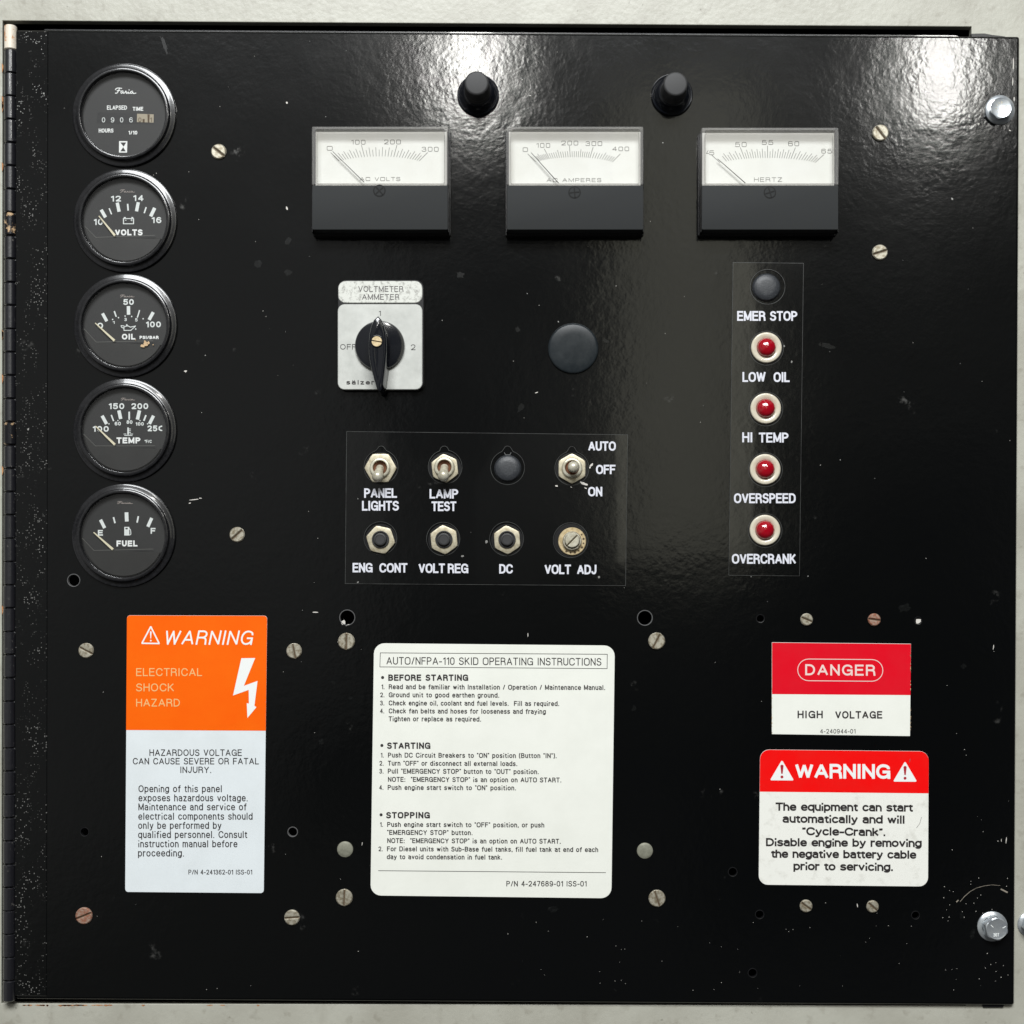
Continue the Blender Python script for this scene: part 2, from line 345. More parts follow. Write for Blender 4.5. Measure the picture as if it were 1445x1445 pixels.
def plate(name, outline, holes, h0, h1, m, parent=None, org=(CX, CY), bev=0, seen=False):
    """sheet of real thickness with holes cut through it"""
    cu = bpy.data.curves.new('tmp', 'CURVE'); cu.dimensions = '2D'; cu.fill_mode = 'BOTH'
    cu.extrude = (h1-h0)/2*PX-bev*PX; cu.bevel_depth = bev*PX; cu.offset = -bev*PX; cu.bevel_resolution = 1
    for pts in [outline]+holes:
        sp = cu.splines.new('POLY'); sp.points.add(len(pts)-1); sp.use_cyclic_u = True
        for i, (x, y) in enumerate(pts):
            if seen: x, y = real(x, y, h1)
            sp.points[i].co = ((x-org[0])*PX, (org[1]-y)*PX, 0, 1)
    ob = bpy.data.objects.new('tmp', cu); C.objects.link(ob); dg = bpy.context.evaluated_depsgraph_get()
    me = bpy.data.meshes.new_from_object(ob.evaluated_get(dg)); bpy.data.objects.remove(ob); bpy.data.curves.remove(cu)
    mid = (h0+h1)/2
    for v in me.vertices: x, y, z = v.co; v.co = (x, -(z+mid*PX), y)
    me.flip_normals() if False else None
    bm = bmesh.new(); bm.from_mesh(me); bmesh.ops.remove_doubles(bm, verts=bm.verts, dist=1e-7)
    bmesh.ops.recalc_face_normals(bm, faces=bm.faces); bm.to_mesh(me); bm.free()
    me.materials.clear(); me.materials.append(M[m])
    me.polygons.foreach_set('use_smooth', [False]*len(me.polygons))
    o = bpy.data.objects.new(name, me); C.objects.link(o); o.parent = parent
    if parent is None: o.location = world(*org)
    return o

# ------------------------------------------------------------------ stroke lettering
G = {}
def g(ch, w, *st): G[ch] = (w, [(([tuple(map(float, (q+',0').split(',')[:3])) for q in s.replace('z', '').split()]), 'z' in s) for s in st])
g('A', .72, '0,0 .36,1 .72,0', '.13,.32 .59,.32'); g('B', .62, '0,0 0,1 .58,1,.24 .58,.53,.24 0,.53', '0,.53 .62,.53,.27 .62,0,.27 0,0')
g('C', .70, '.69,.68 .69,1,9 0,1,9 0,0,9 .7,0,9 .7,.33'); g('D', .66, '0,0 0,1 .66,1,.42 .66,0,.42 z')
g('E', .56, '.55,1 0,1 0,0 .56,0', '0,.53 .5,.53'); g('F', .53, '.53,1 0,1 0,0', '0,.51 .46,.51')
g('G', .73, '.70,.70 .70,1,9 0,1,9 0,0,9 .72,0,9 .72,.46 .42,.46', '.73,0 .73,.40'); g('H', .62, '0,0 0,1', '.62,0 .62,1', '0,.53 .62,.53')
g('I', 0, '0,0 0,1'); g('J', .46, '.46,1 .46,0,9 0,0,9 0,.3'); g('K', .62, '0,0 0,1', '.58,1 0,.38', '.2,.57 .62,0')
g('L', .50, '0,1 0,0 .5,0'); g('M', .76, '0,0 0,1 .38,.06 .76,1 .76,0'); g('N', .62, '0,0 0,1 .62,0 .62,1')
g('O', .74, '0,.5 0,1,9 .74,1,9 .74,0,9 0,0,9 z'); g('P', .58, '0,0 0,1 .58,1,.27 .58,.47,.27 0,.47')
g('Q', .74, '0,.5 0,1,9 .74,1,9 .74,0,9 0,0,9 z', '.45,.22 .74,-.02'); g('R', .62, '0,0 0,1 .58,1,.25 .58,.5,.25 0,.5', '.3,.5 .58,.46,.15 .62,0')
g('S', .60, '.57,.76 .57,1,9 0.02,1,9 .02,.52,9 .6,.52,9 .6,0,9 0,0,9 0,.25'); g('T', .60, '0,1 .6,1', '.3,1 .3,0')
g('U', .62, '0,1 0,0,.36 .62,0,.36 .62,1'); g('V', .66, '0,1 .33,0 .66,1'); g('W', .96, '0,1 .24,0 .48,.96 .72,0 .96,1')
g('X', .64, '0,0 .64,1', '0,1 .64,0'); g('Y', .66, '0,1 .33,.44 .66,1', '.33,.44 .33,0'); g('Z', .60, '0,1 .58,1 0,0 .6,0')
g('0', .54, '0,.5 0,1,9 .54,1,9 .54,0,9 0,0,9 z'); g('1', .26, '0,.80 .26,.98 .26,0')
g('2', .54, '0,.7 0,1,9 .53,1,9 .53,.52,.3 0,0 .55,0'); g('3', .54, '0.02,.76 .02,1,9 .5,1,9 .5,.54,.25 .2,.54', '.2,.54 .54,.54,.28 .54,0,9 0,0,9 0,.25')
g('4', .55, '.42,0 .42,1 0,.28 .55,.28'); g('5', .54, '.5,1 .07,1 .02,.5 .1,.62,.2 .54,.62,.3 .54,0,9 0,0,9 0,.25')
g('6', .54, '.51,.78 .51,1,.3 0,1,.45 0,0,.35 .54,0,.3 .54,.6,.3 .02,.6,.3'); g('7', .54, '0,1 .54,1 .18,0')
g('8', .54, '.04,.77 .04,1,9 .5,1,9 .5,.54,9 .04,.54,9 z', '0,.27 0,.54,9 .54,.54,9 .54,0,9 0,0,9 z')
g('9', .54, '.03,.22 .03,0,.3 .54,0,.45 .54,1,.35 0,1,.3 0,.4,.3 .52,.4,.3')
g('a', .50, '.03,.56 .03,.73,.22 .47,.73,.22 .47,0', '.47,.43 0,.43,.22 0,0,.22 .47,0,.22 .47,.2')
bw = '0,.36 0,.73,9 .52,.73,9 .52,0,9 0,0,9 z'
g('b', .52, '0,1 0,0', bw); g('c', .48, '.47,.52 .47,.73,9 0,.73,9 0,0,9 .48,0,9 .48,.22'); g('d', .52, '.52,1 .52,0', bw)
g('e', .52, '0,.36 .52,.36 .52,.73,9 0,.73,9 0,0,9 .5,0,9 .5,.16'); g('f', .28, '.3,1 .12,1,.18 .12,0', '0,.70 .28,.70')
g('g', .52, bw, '.52,.73 .52,-.26,.3 .02,-.26,.3 .02,-.12'); g('h', .46, '0,1 0,0', '0,.45 0,.73,.3 .46,.73,.3 .46,0')
g('i', 0, '0,0 0,.63', '0,.99 0,1.0'); g('j', .1, '.1,.63 .1,-.27,.15 0,-.27', '.1,.97 .1,.98'); g('k', .46, '0,1 0,0', '.42,.73 0,.3', '.16,.44 .46,0'); g('l', 0, '0,0 0,1')
g('m', .78, '0,0 0,.73', '0,.5 0,.73,.25 .39,.73,.2 .39,0', '.39,.5 .39,.73,.25 .78,.73,.2 .78,0'); g('n', .46, '0,0 0,.73', '0,.45 0,.73,.3 .46,.73,.3 .46,0')
g('o', .54, '0,.36 0,.73,9 .54,.73,9 .54,0,9 0,0,9 z'); g('p', .52, '0,.73 0,-.27', bw); g('q', .52, '.52,.73 .52,-.27', bw)
g('r', .28, '0,0 0,.73', '0,.42 0,.71,.25 .28,.71'); g('s', .46, '.44,.56 .44,.73,9 0.01,.73,9 .01,.38,9 .46,.38,9 .46,0,9 0,0,9 0,.18')
g('t', .26, '.11,.93 .11,0,.15 .27,0', '0,.70 .26,.70'); g('u', .46, '0,.73 0,0,.3 .46,0,.3 .46,.28', '.46,.73 .46,0')
g('v', .50, '0,.73 .25,0 .5,.73'); g('w', .74, '0,.73 .19,0 .37,.70 .55,0 .74,.73'); g('x', .48, '0,0 .48,.73', '0,.73 .48,0')
g('y', .50, '0,.73 .25,0', '.5,.73 .18,-.26,.1 .02,-.26'); g('z', .44, '0,.73 .43,.73 0,0 .44,0'); g('.', 0, '0,0 0,.005'); g(',', .04, '.04,0 .04,.01', '.04,0 0,-.16')
g('-', .30, '0,.38 .3,.38'); g('/', .34, '0,-.02 .34,1.02'); g(':', 0, '0,0 0,.01', '0,.6 0,.61'); g('(', .16, '.16,1.06 0,.9,.3 0,0,.3 .16,-.16'); g(')', .16, '0,1.06 .16,.9,.3 .16,0,.3 0,-.16')
g('"', .14, '0,1 0,.80', '.14,1 .14,.80'); g('\u201c', .2, '.04,1 0,.8', '.2,1 .16,.8'); g('\u201d', .2, '.04,1 0,.8', '.2,1 .16,.8'); g('°', .24, '0,.85 0,1,9 .24,1,9 .24,.7,9 0,.7,9 z')
G[' '] = (.24, [])
for c_ in 'ilI.:': G[c_] = (.08, [([(x+.04, y, r) for x, y, r in p], cl) for p, cl in G[c_][1]])
SQA = (.50, [([(0.0, .73, 0), (.5, .73, .2), (.5, 0, 0)], False), ([(.5, 0, 0), (0, 0, .2), (0, .43, .2), (.5, .43, 0)], False)])
def text(mb, s, x0, x1, yb, cap, t, h, rmax=9, dy=0, slant=0, gap=None, sq=False):
    """one line of lettering: outer edges at x0 and x1, baseline yb (dy = drop over its length), cap height, stroke width"""
    gp = gap if gap is not None else .17+t/cap*1.0
    W = sum((SQA if sq and c == 'a' else G[c])[0] for c in s)+gp*(len(s)-1)
    sl = slant*cap
    k = (x1-x0-t-sl)/max(W, 1e-6) if W > 0 else 1
    ch = cap-t; x = x0+t/2; z = 0
    for c in s:
        wd, st = SQA if sq and c == 'a' else G[c]
        for pts, cl in st:
            P = [((px*k), -(py*ch), r*cap if r < 5 else 1e6) for px, py, r in pts]
            P = fillet(P, cl, rmax*cap, 4)
            Q = []
            for px, py in P:
                X = x+px; Y = yb-t/2+py
                Q.append((X-py*slant, Y+dy*(X-x0)/max(1, x1-x0)))
            def ext(p, q):
                dx, dy_ = abs(p[0]-q[0])*k, abs(p[1]-q[1])*ch
                if dx < .25*dy_: return t/2 if min(abs(p[1]-v) for v in (0, 1, .73, -.27, .72, .005, .98, .01, .97, .6)) < .02 else 0.0
                return t/2 if dy_ < .25*dx else t*.22
            mb.stroke(Q, t, h+.02*(z % 5), cl, True if cl else (ext(pts[0], pts[1]), ext(pts[-1], pts[-2]))); z += 1
        x += (wd+gp)*k
def words(org, m, parent, items, h, rmax=9, **kw):
    for it in items: lines(org, 'lettering', m, parent, [it], h, rmax, **kw)
def lines(org, name, m, parent, items, h, rmax=9, seen=False, **kw):
    mb = MB(org, seen)
    for it in items:
        d = dict(kw); d.update(it[6] if len(it) > 6 else {})
        text(mb, it[0], it[1], it[2], it[3], it[4], it[5], h, rmax, **d)
    return mb.build(name, m, parent, smooth=0, recalc=False)

# ------------------------------------------------------------------ cabinet, door, hinge
cab = thing('cabinet', 'cream painted steel cabinet front around the black door', 'cabinet', (CX, CY))
fr_hole = [(3.5, 29), (1371, 37.5), (1371, 62), (1402, 62), (1400, 1408), (1363, 1408), (1363, 1419), (2, 1416)]
plate('front_frame', [(-260, -260), (1700, -260), (1700, 1760), (-260, 1760)], [fr_hole], -22, -9, 'beige', cab, bev=1.0, seen=True)
b = MB(); 
for q in [((-60, -60), (1500, 1500))]:
    (x0, y0), (x1, y1) = q
    a = b.ring([(x0, y0), (x1, y0), (x1, y1), (x0, y1)], -24); c = b.ring([(x0, y0), (x1, y0), (x1, y1), (x0, y1)], -420)
    b.join(a, c); b.face(c)
b.build('dark_interior', 'inside', cab, smooth=0)
# rusty lower lip of the opening
b = MB()
random.seed(11)
for i in range(26):
    x = random.choice([random.uniform(20, 130), random.uniform(20, 500)]); w_ = random.uniform(3, 16)
    b.flat([(x, 1420.9), (x+w_*.3, 1419.9+random.uniform(-.4, .6)), (x+w_, 1420.3), (x+w_*1.1, 1421.4), (x+w_*.5, 1421.6+random.uniform(0, 1.4))], -8.85)
for i in range(10):
    y = random.uniform(40, 1400); b.prism([(-1, y), (1.5, y+3), (1.2, y+9), (-.5, y+14)], -9.2, -8.8)
o = b.build('rust_spot', 'rust', cab, smooth=0, recalc=False); o['kind'] = 'stuff'

door = thing('control_panel_door', 'glossy black steel door carrying the gauges and switches', 'door', (CX, CY))
holes = [(104, 819, 8.5), (490, 871.5, 10.5), (910, 872, 10.3), (1073, 873, 5.4), (119.5, 1174, 5.8), (413, 1174, 6.6),
         (1034, 1230.5, 6), (1072, 1290.5, 5.8), (1292, 1291.5, 5.4), (1062, 1373, 6), (1295.5, 876, 5)]
def door_pts(k=0): return [(21+k, 41+k), (1439.5-k, 50.5+k), (1432-k, 1419-k), (21+k, 1410.5-k)]
sheet = plate('door_sheet', door_pts(4), [circ(x, y, r, 28) for x, y, r in holes], -6, 0, 'door', door, bev=0)
b = MB(); prev = None
for r_, h_ in [(4.0, 0), (2.5, -.5), (1.2, -1.5), (.3, -3), (0, -4.5), (0, -8.3)]:
    rg = b.ring(rquad(door_pts(r_), 3, 3), h_)
    if prev: b.join(prev, rg)
    prev = rg
b.build('folded_edge', 'door', door, smooth=60)
for x, y, r in holes:             # pressed rim of each drilled hole, bare where the drill broke the paint
    b = MB(); b.lathe([(r+.9, .02), (r+.5, .5), (r-.2, .35), (r-.5, -.8), (r-.5, -5.8)], x, y, 28)
    b.build('hole_rim', 'pinkish' if r > 6 else 'blackplastic', door)
b = MB(); b.prism([(1372, 45.4), (1380, 45), (1391, 44.9), (1402, 47), (1420, 49), (1420, 53), (1372, 53)], -9, -5, .6)
b.build('latch_tab', 'blackplastic', door)
b = MB(); b.prism([(1386, 1417), (1420, 1417), (1418, 1423.5), (1390, 1423.5)], -8.9, -6, .6); b.build('latch_tab', 'blackplastic', door)
b = MB(); b.prism([(60, 38.0), (1350, 46.8), (1362, 50.5), (1361, 57), (60, 50)], -9, -6.2, .6); b.build('top_flange', 'bezel', door)
b = MB(); b.prism([(40, 1405), (1350, 1412), (1350, 1417), (40, 1411.5)], -16, -12, .6); b.build('bottom_flange', 'blackplastic', door)
# flakes and scratches seen on the paint, plus light painted into one hole
b = MB(); 
def blob(x, y, sx_, sy_, an=0, n=8, h=.12):
    pts = []
    for i in range(n):
        a = 2*math.pi*i/n; r = random.uniform(.55, 1.1); u, v = sx_*r*math.cos(a), sy_*r*math.sin(a); t = math.radians(an)
        pts.append((x+u*math.cos(t)-v*math.sin(t), y+u*math.sin(t)+v*math.cos(t)))
    b.flat(pts, h)
for q in [(1402, 913, .8, 4, 8), (1381, 175, 1.4, 1.2), (577, 549, .8, 2.4, -20), (757, 554, 2.6, .8, -20), (783, 499, 0, 0), 
          (262, 524, 2.6, 1.6), (405, 294, 1.6, 3, -25), (405, 145, 1.6, 2.0), (624, 452, .6, .6), (445, 864, 4, 1), (1425, 184, 2, .8, 20), (745, 896, .6, 4),
          (1420, 1185, .6, 6, 5), (1413, 1186, .4, 3), (1296, 877, 4.2, 4.2), (274, 705, 9, .7, -8), (268, 710, 2, .9, -20), (283, 703, 2.2, .8), (478, 905, 2.2, .7, -30),  # the round blob in the small hole paints light showing through it
          (511, 1191, .5, 3.2, 10), (1210, 1278, .7, 3, -15), (1165, 1274, .5, .5), (47, 1365, 1.6, 6, -12), (45, 1343, 1, 1.6), (44, 1349, .8, 1.1),
          (484, 879, 3.2, 4.4, 20), (491, 882, 3.2, .9, -20), (1384, 1263, .6, .6), (700, 120, .5, .5), (1430, 90, .9, 9, 2), (1429, 115, .8, 7, 4), (1431, 140, .8, 4)]:
    if q[2] > 0: blob(*q)
for i in range(48):
    blob(random.uniform(1330, 1428), random.uniform(1235, 1400) if random.random() < .75 else random.uniform(1000, 1235), random.uniform(.25, .8), random.uniform(.25, .8))
for i in range(34): blob(random.uniform(690, 1300), random.uniform(1285, 1405), random.uniform(.2, .6), random.uniform(.2, .5))
for i in range(90):
    blob(random.uniform(80, 1425), random.uniform(60, 1400), random.uniform(.3, .75), random.uniform(.25, .6), random.uniform(0, 180), 6)
o = b.build('chip_and_hole_light', 'chip', door, recalc=False, smooth=0); o['kind'] = 'stuff'
b = MB()                          # the curved scratch over the lower bolt
b.stroke([(1355+2*0, 1272), (1361, 1265), (1369, 1258), (1378, 1253), (1389, 1250), (1400, 1248.6), (1411, 1249.6)], .75, .15, taper=.35)
b.stroke([(1413, 1255), (1421, 1259)], 2, .15); b.stroke([(1350, 1272.5), (1352, 1270.5)], 1.5, .15)
b.build('scratch', 'scratch', door, recalc=False, smooth=0)
b = MB()
random.seed(5)
for q in [(1168, 488, 13, 3.5, 12), (1158, 486, 3, 4, 0), (650, 388, 6, 5, 20), (730, 465, 4, 5, 0), (855, 481, 6, 3, 20), (735, 576, 4, 9, 30), (1276, 858, 11, 6, -20), (895, 1000, 4, 5, 0), (453, 1047, 4, 5, 0),
          (407, 385, 6, 5, 0), (407, 340, 4, 8, 20), (364, 372, 6, 6, 0), (1372, 1318, 4, 9, 20), (1357, 1292, 3, 5, 10), (780, 1283, 8, 5, 0), (1360, 940, 5, 5), (495, 985, 4, 3), (470, 963, 5, 2, 20), (1010, 458, 3, 2), (232, 64, 3, 14, -20)]:
    b.mi = 0; blob(*q[:4], an=q[4] if len(q) > 4 else 0, n=13, h=.06)
o = b.build('grease_smudge', 'smudge', door, recalc=False, smooth=0); o['kind'] = 'stuff'
random.seed(3)

hinge = thing('piano_hinge', 'long black piano hinge with chipped knuckles down the left door edge', 'hinge', (14, CY))
ys = [36.5]+[71.6+32.78*i for i in range(41)]+[1413]
b = MB((14, CY)); b.prism([(19, 44), (68, 44.6), (66, 1405.5), (17, 1405)], .1, 1.0, .6); b.build('hinge_leaf', 'leaf', hinge)
b = MB((14, CY)); b.lathe([(0, 0), (3, 0), (3, 1), (0, 1)], 14, CY, 8, Matrix.Identity(3)); b.v = []; b.f = []; b.m = []
def rod(b, cx, y0, y1, r, hc, n=20, ch=1.2):
    prev = None
    for yy, rr in [(y0, 0), (y0, r-ch), (y0+ch, r), (y1-ch, r), (y1, r-ch), (y1, 0)]:
        ids = [b.p(cx+max(rr, .01)*math.cos(2*math.pi*i/n), yy, hc+max(rr, .01)*math.sin(2*math.pi*i/n)) for i in range(n)]
        if prev: b.join(prev, ids)
        prev = ids
rod(b, 14, 38, 1411, 4, -1, 10); b.build('hinge_pin', 'blackplastic', hinge)
for i in range(len(ys)-1):
    cx = 15.2-2.2*(ys[i]/1440); j = random.uniform(-.4, .4)
    b = MB((14, CY)); rod(b, cx+j, ys[i]+.5, ys[i+1]-.7, 8.6+random.uniform(-.15, .15), -.5, 22, random.uniform(.8, 1.6))
    mt = 'knuckle'
    if i == 0: mt = 'knuckle_bare'
    elif i in (8, 17): mt = 'knuckle_chip'
    o = b.build('knuckle', mt, hinge)
    if i == 0: o['label'] = 'topmost knuckle with the paint chipped off to cream'

# ------------------------------------------------------------------ round gauges
def uv(o, sc_): return lambda u, v: (o[0]+u/sc_, o[1]+v/sc_)
def script_logo(mb, x0, x1, y0, y1, t, h, slope=0):
    S = [[(.0, .35), (.03, .15), (.14, .08), (.30, .14)], [(.20, .10), (.14, .55), (.07, .92), (.0, .86)], [(.08, .5), (.22, .44)],
         [(.36, .52), (.30, .50), (.25, .66), (.27, .88), (.33, .84), (.38, .55), (.37, .85), (.42, .88), (.50, .60), (.49, .50), (.53, .60), (.52, .86), (.56, .90), (.64, .55), (.62, .86), (.67, .88), (.74, .66)],
         [(.82, .52), (.77, .52), (.72, .68), (.74, .88), (.80, .84), (.85, .55), (.84, .84), (.90, .90), (.99, .78)], [(.66, .34), (.665, .37)]]
    for k, s in enumerate(S):
        P = fillet([(x0+(x1-x0)*x, y0+(y1-y0)*y+slope*x, 2) for x, y in s], False, 9, 2); mb.stroke(P, t, h+.02*k, cap=True)
GS = 8.758
def gauge(cx, cy, org, kind, label):
    th = thing('round_gauge', label, 'gauge', (cx, cy), 'round black gauges in the left column')
    L = uv(org, GS)
    b = MB((cx, cy)); b.lathe([(73, 0), (73.2, 2.5), (72.3, 4.2), (70.2, 4.9), (66.6, 5.1), (65.6, 5.6), (65.2, 8.5), (64.4, 10.2), (62.6, 11), (60.4, 10.6), (59.6, 9), (58.6, 3.4)], cx, cy, 72)
    bz = b.build('bezel', 'bezel', th, smooth=40)
    b = MB((cx, cy)); b.lathe([(58.9, 1.0), (0, 1.0)], cx, cy, 64); dial = b.build('dial', 'dial', th, smooth=0)
    b = MB((cx, cy)); b.lathe([(58.8, 6.2), (45, 6.3), (0, 6.5)], cx, cy, 64); b.build('lens', 'glass', th, smooth=60)
    HP = 1.15
    def ln(items, m='bulky', nm='lettering', **kw):
        its = []
        for it in items:
            s, u0, u1, v0, v1, t = it[:6]; x0, y0 = L(u0, v0); x1, y1 = L(u1, v1)
            its.append((s, x0, x1, y1, y1-y0, t)+tuple(it[6:]))
        return lines((cx, cy), nm, m, dial, its, HP, seen=True, **kw)
    def bars(items, nm='scale_mark', m='bulky'):
        for u0, v0, u1, v1, w_ in items:
            b = MB((cx, cy), True); b.stroke([L(u0, v0), L(u1, v1)], w_/GS, HP, cap=False)
            b.build(nm, m, dial, smooth=0, recalc=False)
    if kind != 'hours':
        hood = {'volts': (235, 800, 365, 930, 1090, 905), 'oil': (220, 745, 370, 908, 1070, 890), 'temp': (215, 775, 360, 918, 1090, 915), 'fuel': (200, 745, 340, 893, 1070, 875)}[kind]
        p0, p1, p2 = L(hood[0], hood[1]), L(hood[2], hood[3]), L(hood[4], hood[5])
        # moulded hood over the lower third of the dial
        R = 57; pts = []
        a0 = math.atan2(p0[1]-cy, p0[0]-cx); a1 = math.atan2(p2[1]-cy, p2[0]-cx)
        if a0 < 0: a0 += 2*math.pi
        n = 28
        for i in range(n+1):
            a = a1+(a0-a1)*i/n; pts.append((cx+R*math.cos(a), cy+R*math.sin(a)))
        pts = pts+[p1]
        b = MB((cx, cy)); b.prism(pts, 1.0, 4.4, .5); b.build('hood', 'hood', th, smooth=30)
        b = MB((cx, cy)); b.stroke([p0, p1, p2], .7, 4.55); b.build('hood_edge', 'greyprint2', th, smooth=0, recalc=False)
        nd = {'volts': (390, 655, 590, 900), 'oil': (345, 665, 585, 885), 'temp': (350, 670, 590, 900), 'fuel': (325, 668, 565, 880)}[kind]
        a_, c_ = L(nd[0], nd[1]), L(nd[2], nd[3]); a_ = real(*a_, 4); c_ = real(*c_, 4)
        b = MB((cx, cy)); u = (Vector(c_)-Vector(a_)).normalized(); nn = Vector((-u.y, u.x))
        q = [Vector(a_)+nn*.7, Vector(c_)+nn*1.7, Vector(c_)-nn*1.7, Vector(a_)-nn*.7]
        b.prism([tuple(z) for z in q], 3.0, 4.9, .3); b.build('needle', 'needle', th, smooth=0)
        b = MB((cx, cy), True)
        lg = {'volts': (655, 325, 835, 368), 'oil': (655, 312, 830, 348), 'temp': (665, 318, 835, 352), 'fuel': (620, 282, 808, 318)}[kind]
        x0, y0 = L(lg[0], lg[1]); x1, y1 = L(lg[2], lg[3]); script_logo(b, x0, x1, y0, y1, .55, HP); b.build('logo', 'greyprint', dial, smooth=0, recalc=False)
    if kind == 'hours':
        b = MB((cx, cy), True); x0, y0 = L(595, 378); x1, y1 = L(850, 462); script_logo(b, x0, x1, y0, y1, 1.15, HP, .6); b.build('logo', 'white', dial, smooth=0, recalc=False)
        ln([('ELAPSED', 490, 738, 603, 655, 1.0), ('TIME', 808, 938, 620, 668, 1.1), ('HOURS', 388, 570, 888, 938, 1.05), ('1/10', 755, 865, 915, 962, 1.1)], 'white')
        # counter window
        qd = [L(372, 685), L(1078, 700), L(1074, 835), L(362, 818)]
        b = MB((cx, cy), True); b.flat(qd, 1.15); b.build('counter_window', 'blackplastic', th, smooth=0, recalc=False)
        b = MB((cx, cy), True); b.flat([L(862, 705), L(1068, 712), L(1066, 815), L(860, 808)], 1.3); b.build('counter_wheel', 'cream_wheel', th, smooth=0, recalc=False)
        b = MB((cx, cy), True)
        for c, u0, u1, m in [('0', 428, 468, 0), ('9', 538, 580, 0), ('0', 652, 692, 0), ('6', 765, 808, 0)]:
            x0, y0 = L(u0, 750); x1, y1 = L(u1, 812); text(b, c, x0, x1, y1, y1-y0, .85, 1.45)
        b.build('counter_digits', 'bulky', th, smooth=0, recalc=False)
        b = MB((cx, cy), True)
        for c, u0, u1 in [('0', 878, 915), ('1', 1022, 1044)]:
            x0, y0 = L(u0, 752); x1, y1 = L(u1, 808); text(b, c, x0, x1, y1, y1-y0, .8, 1.45)
        b.flat([L(930, 770), L(955, 770), L(955, 812), L(930, 812)], 1.45); b.flat([L(990, 712), L(1018, 714), L(1012, 812), L(994, 812)], 1.45)
        b.build('counter_digits', 'screw_slot', th, smooth=0, recalc=False)
        b = MB((cx, cy), True); b.flat([L(640, 1043), L(742, 1043), L(738, 1185), L(638, 1185)], HP); o = b.build('hourglass_symbol', 'white', dial, smooth=0, recalc=False)
        b = MB((cx, cy), True); b.flat([L(655, 1060), L(727, 1060), L(696, 1112)], HP+.05); b.flat([L(690, 1118), L(722, 1170), L(656, 1170)], HP+.05); b.build('hourglass_symbol', 'dial', dial, smooth=0, recalc=False)
    if kind == 'volts':
        bars([(418, 578, 472, 672, 40), (617, 490, 640, 602, 40), (877, 485, 855, 597, 40), (1080, 555, 1030, 660, 42), (517, 560, 547, 634, 16), (745, 505, 752, 588, 19), (975, 545, 950, 620, 17)])
        ln([('10', 325, 440, 690, 766, 1.7), ('12', 537, 662, 405, 476, 1.7), ('14', 812, 940, 397, 470, 1.7), ('16', 1040, 1162, 668, 743, 1.7)])
        ln([('VOLTS', 590, 930, 820, 895, 2.1)], 'white')
        b = MB((cx, cy), True)
        def bx(u0, v0, u1, v1): b.flat([L(u0, v0), L(u1, v0), L(u1, v1), L(u0, v1)], HP)
        bx(688, 682, 700, 756); bx(812, 682, 824, 756); bx(701, 746, 811, 756); bx(701, 682, 811, 692); bx(698, 668, 722, 681); bx(792, 668, 814, 681); bx(712, 703, 732, 710); bx(782, 703, 806, 710); bx(791, 694, 797, 702); bx(791, 711, 797, 719)
        b.build('battery_symbol', 'bulky', dial, smooth=0, recalc=False)
    if kind == 'oil':
        bars([(435, 545, 488, 642, 38), (755, 455, 757, 562, 42), (1062, 530, 1010, 625, 40), (580, 517, 605, 587, 17), (893, 505, 868, 590, 15)])
        ln([('50', 692, 822, 368, 440, 1.8), ('0', 372, 442, 660, 732, 1.8), ('100', 970, 1157, 645, 717, 1.8)])
        ln([('1', 560, 585, 640, 675, .9), ('3', 705, 735, 600, 640, .9), ('5', 838, 868, 604, 645, .9)])
        ln([('OIL', 675, 840, 797, 868, 2.0), ('PSI/BAR', 893, 1128, 822, 862, 1.25)], 'white')
        b = MB((cx, cy), True)
        for u, v in [(560, 620), (632, 598), (715, 578), (795, 583), (867, 590), (937, 612), (845, 738)]: b.flat([L(*q) for q in circ(u, v, 9, 8)], HP)
        P = lambda q: [L(*z) for z in q]
        b.stroke(P([(700, 715), (700, 755), (785, 755), (845, 700), (780, 715), (740, 695), (700, 715)]), 1.1, HP); b.stroke(P([(700, 730), (668, 715), (665, 695), (700, 700)]), 1.0, HP+.03); b.stroke(P([(735, 700), (735, 685)]), 1.6, HP+.05)
        b.build('oil_can_symbol', 'bulky', dial, smooth=0, recalc=False)
        b = MB((cx, cy)); random.seed(2)
        for u, v, r in [(945, 960, 24), (985, 940, 30), (1015, 925, 22), (975, 905, 14), (1075, 945, 7), (860, 885, 6)]:
            x, y = L(u, v); pts = []
            for i in range(9): a = i*.698; rr = r/GS*random.uniform(.6, 1.2); pts.append((x+rr*math.cos(a), y+rr*math.sin(a)))
            b.prism(pts, 6.3, 6.9, .2)
        b.build('rust_spot', 'fleck', th)
    if kind == 'temp':
        bars([(430, 540, 485, 642, 40), (637, 475, 660, 580, 42), (892, 475, 866, 587, 42), (1065, 540, 1015, 640, 40), (543, 530, 572, 606, 17), (765, 490, 765, 578, 20), (972, 533, 945, 603, 20)])
        ln([('150', 510, 704, 385, 458, 1.8), ('200', 792, 1000, 385, 458, 1.8), ('100', 312, 512, 667, 738, 1.8), ('25', 990, 1112, 660, 732, 1.8)])
        ln([('60', 585, 662, 615, 660, 1.1), ('80', 733, 805, 596, 640, 1.1), ('100', 843, 945, 620, 662, 1.1), ('°F/C', 955, 1042, 838, 876, .8)])
        ln([('TEMP', 608, 903, 808, 882, 2.1)], 'white')
        b = MB((cx, cy), True)
        x0, y0 = L(1128, 660); x1, y1 = L(1172, 732)   # the last 0 runs under the bezel
        b.stroke([(x1, y0+.9), ((x0+x1)/2, y0+1.6), (x0+.9, (y0+y1)/2-1.5), (x0+.9, (y0+y1)/2+1.5), ((x0+x1)/2, y1-1.6), (x1, y1-.9)], 1.8, HP, cap=False)
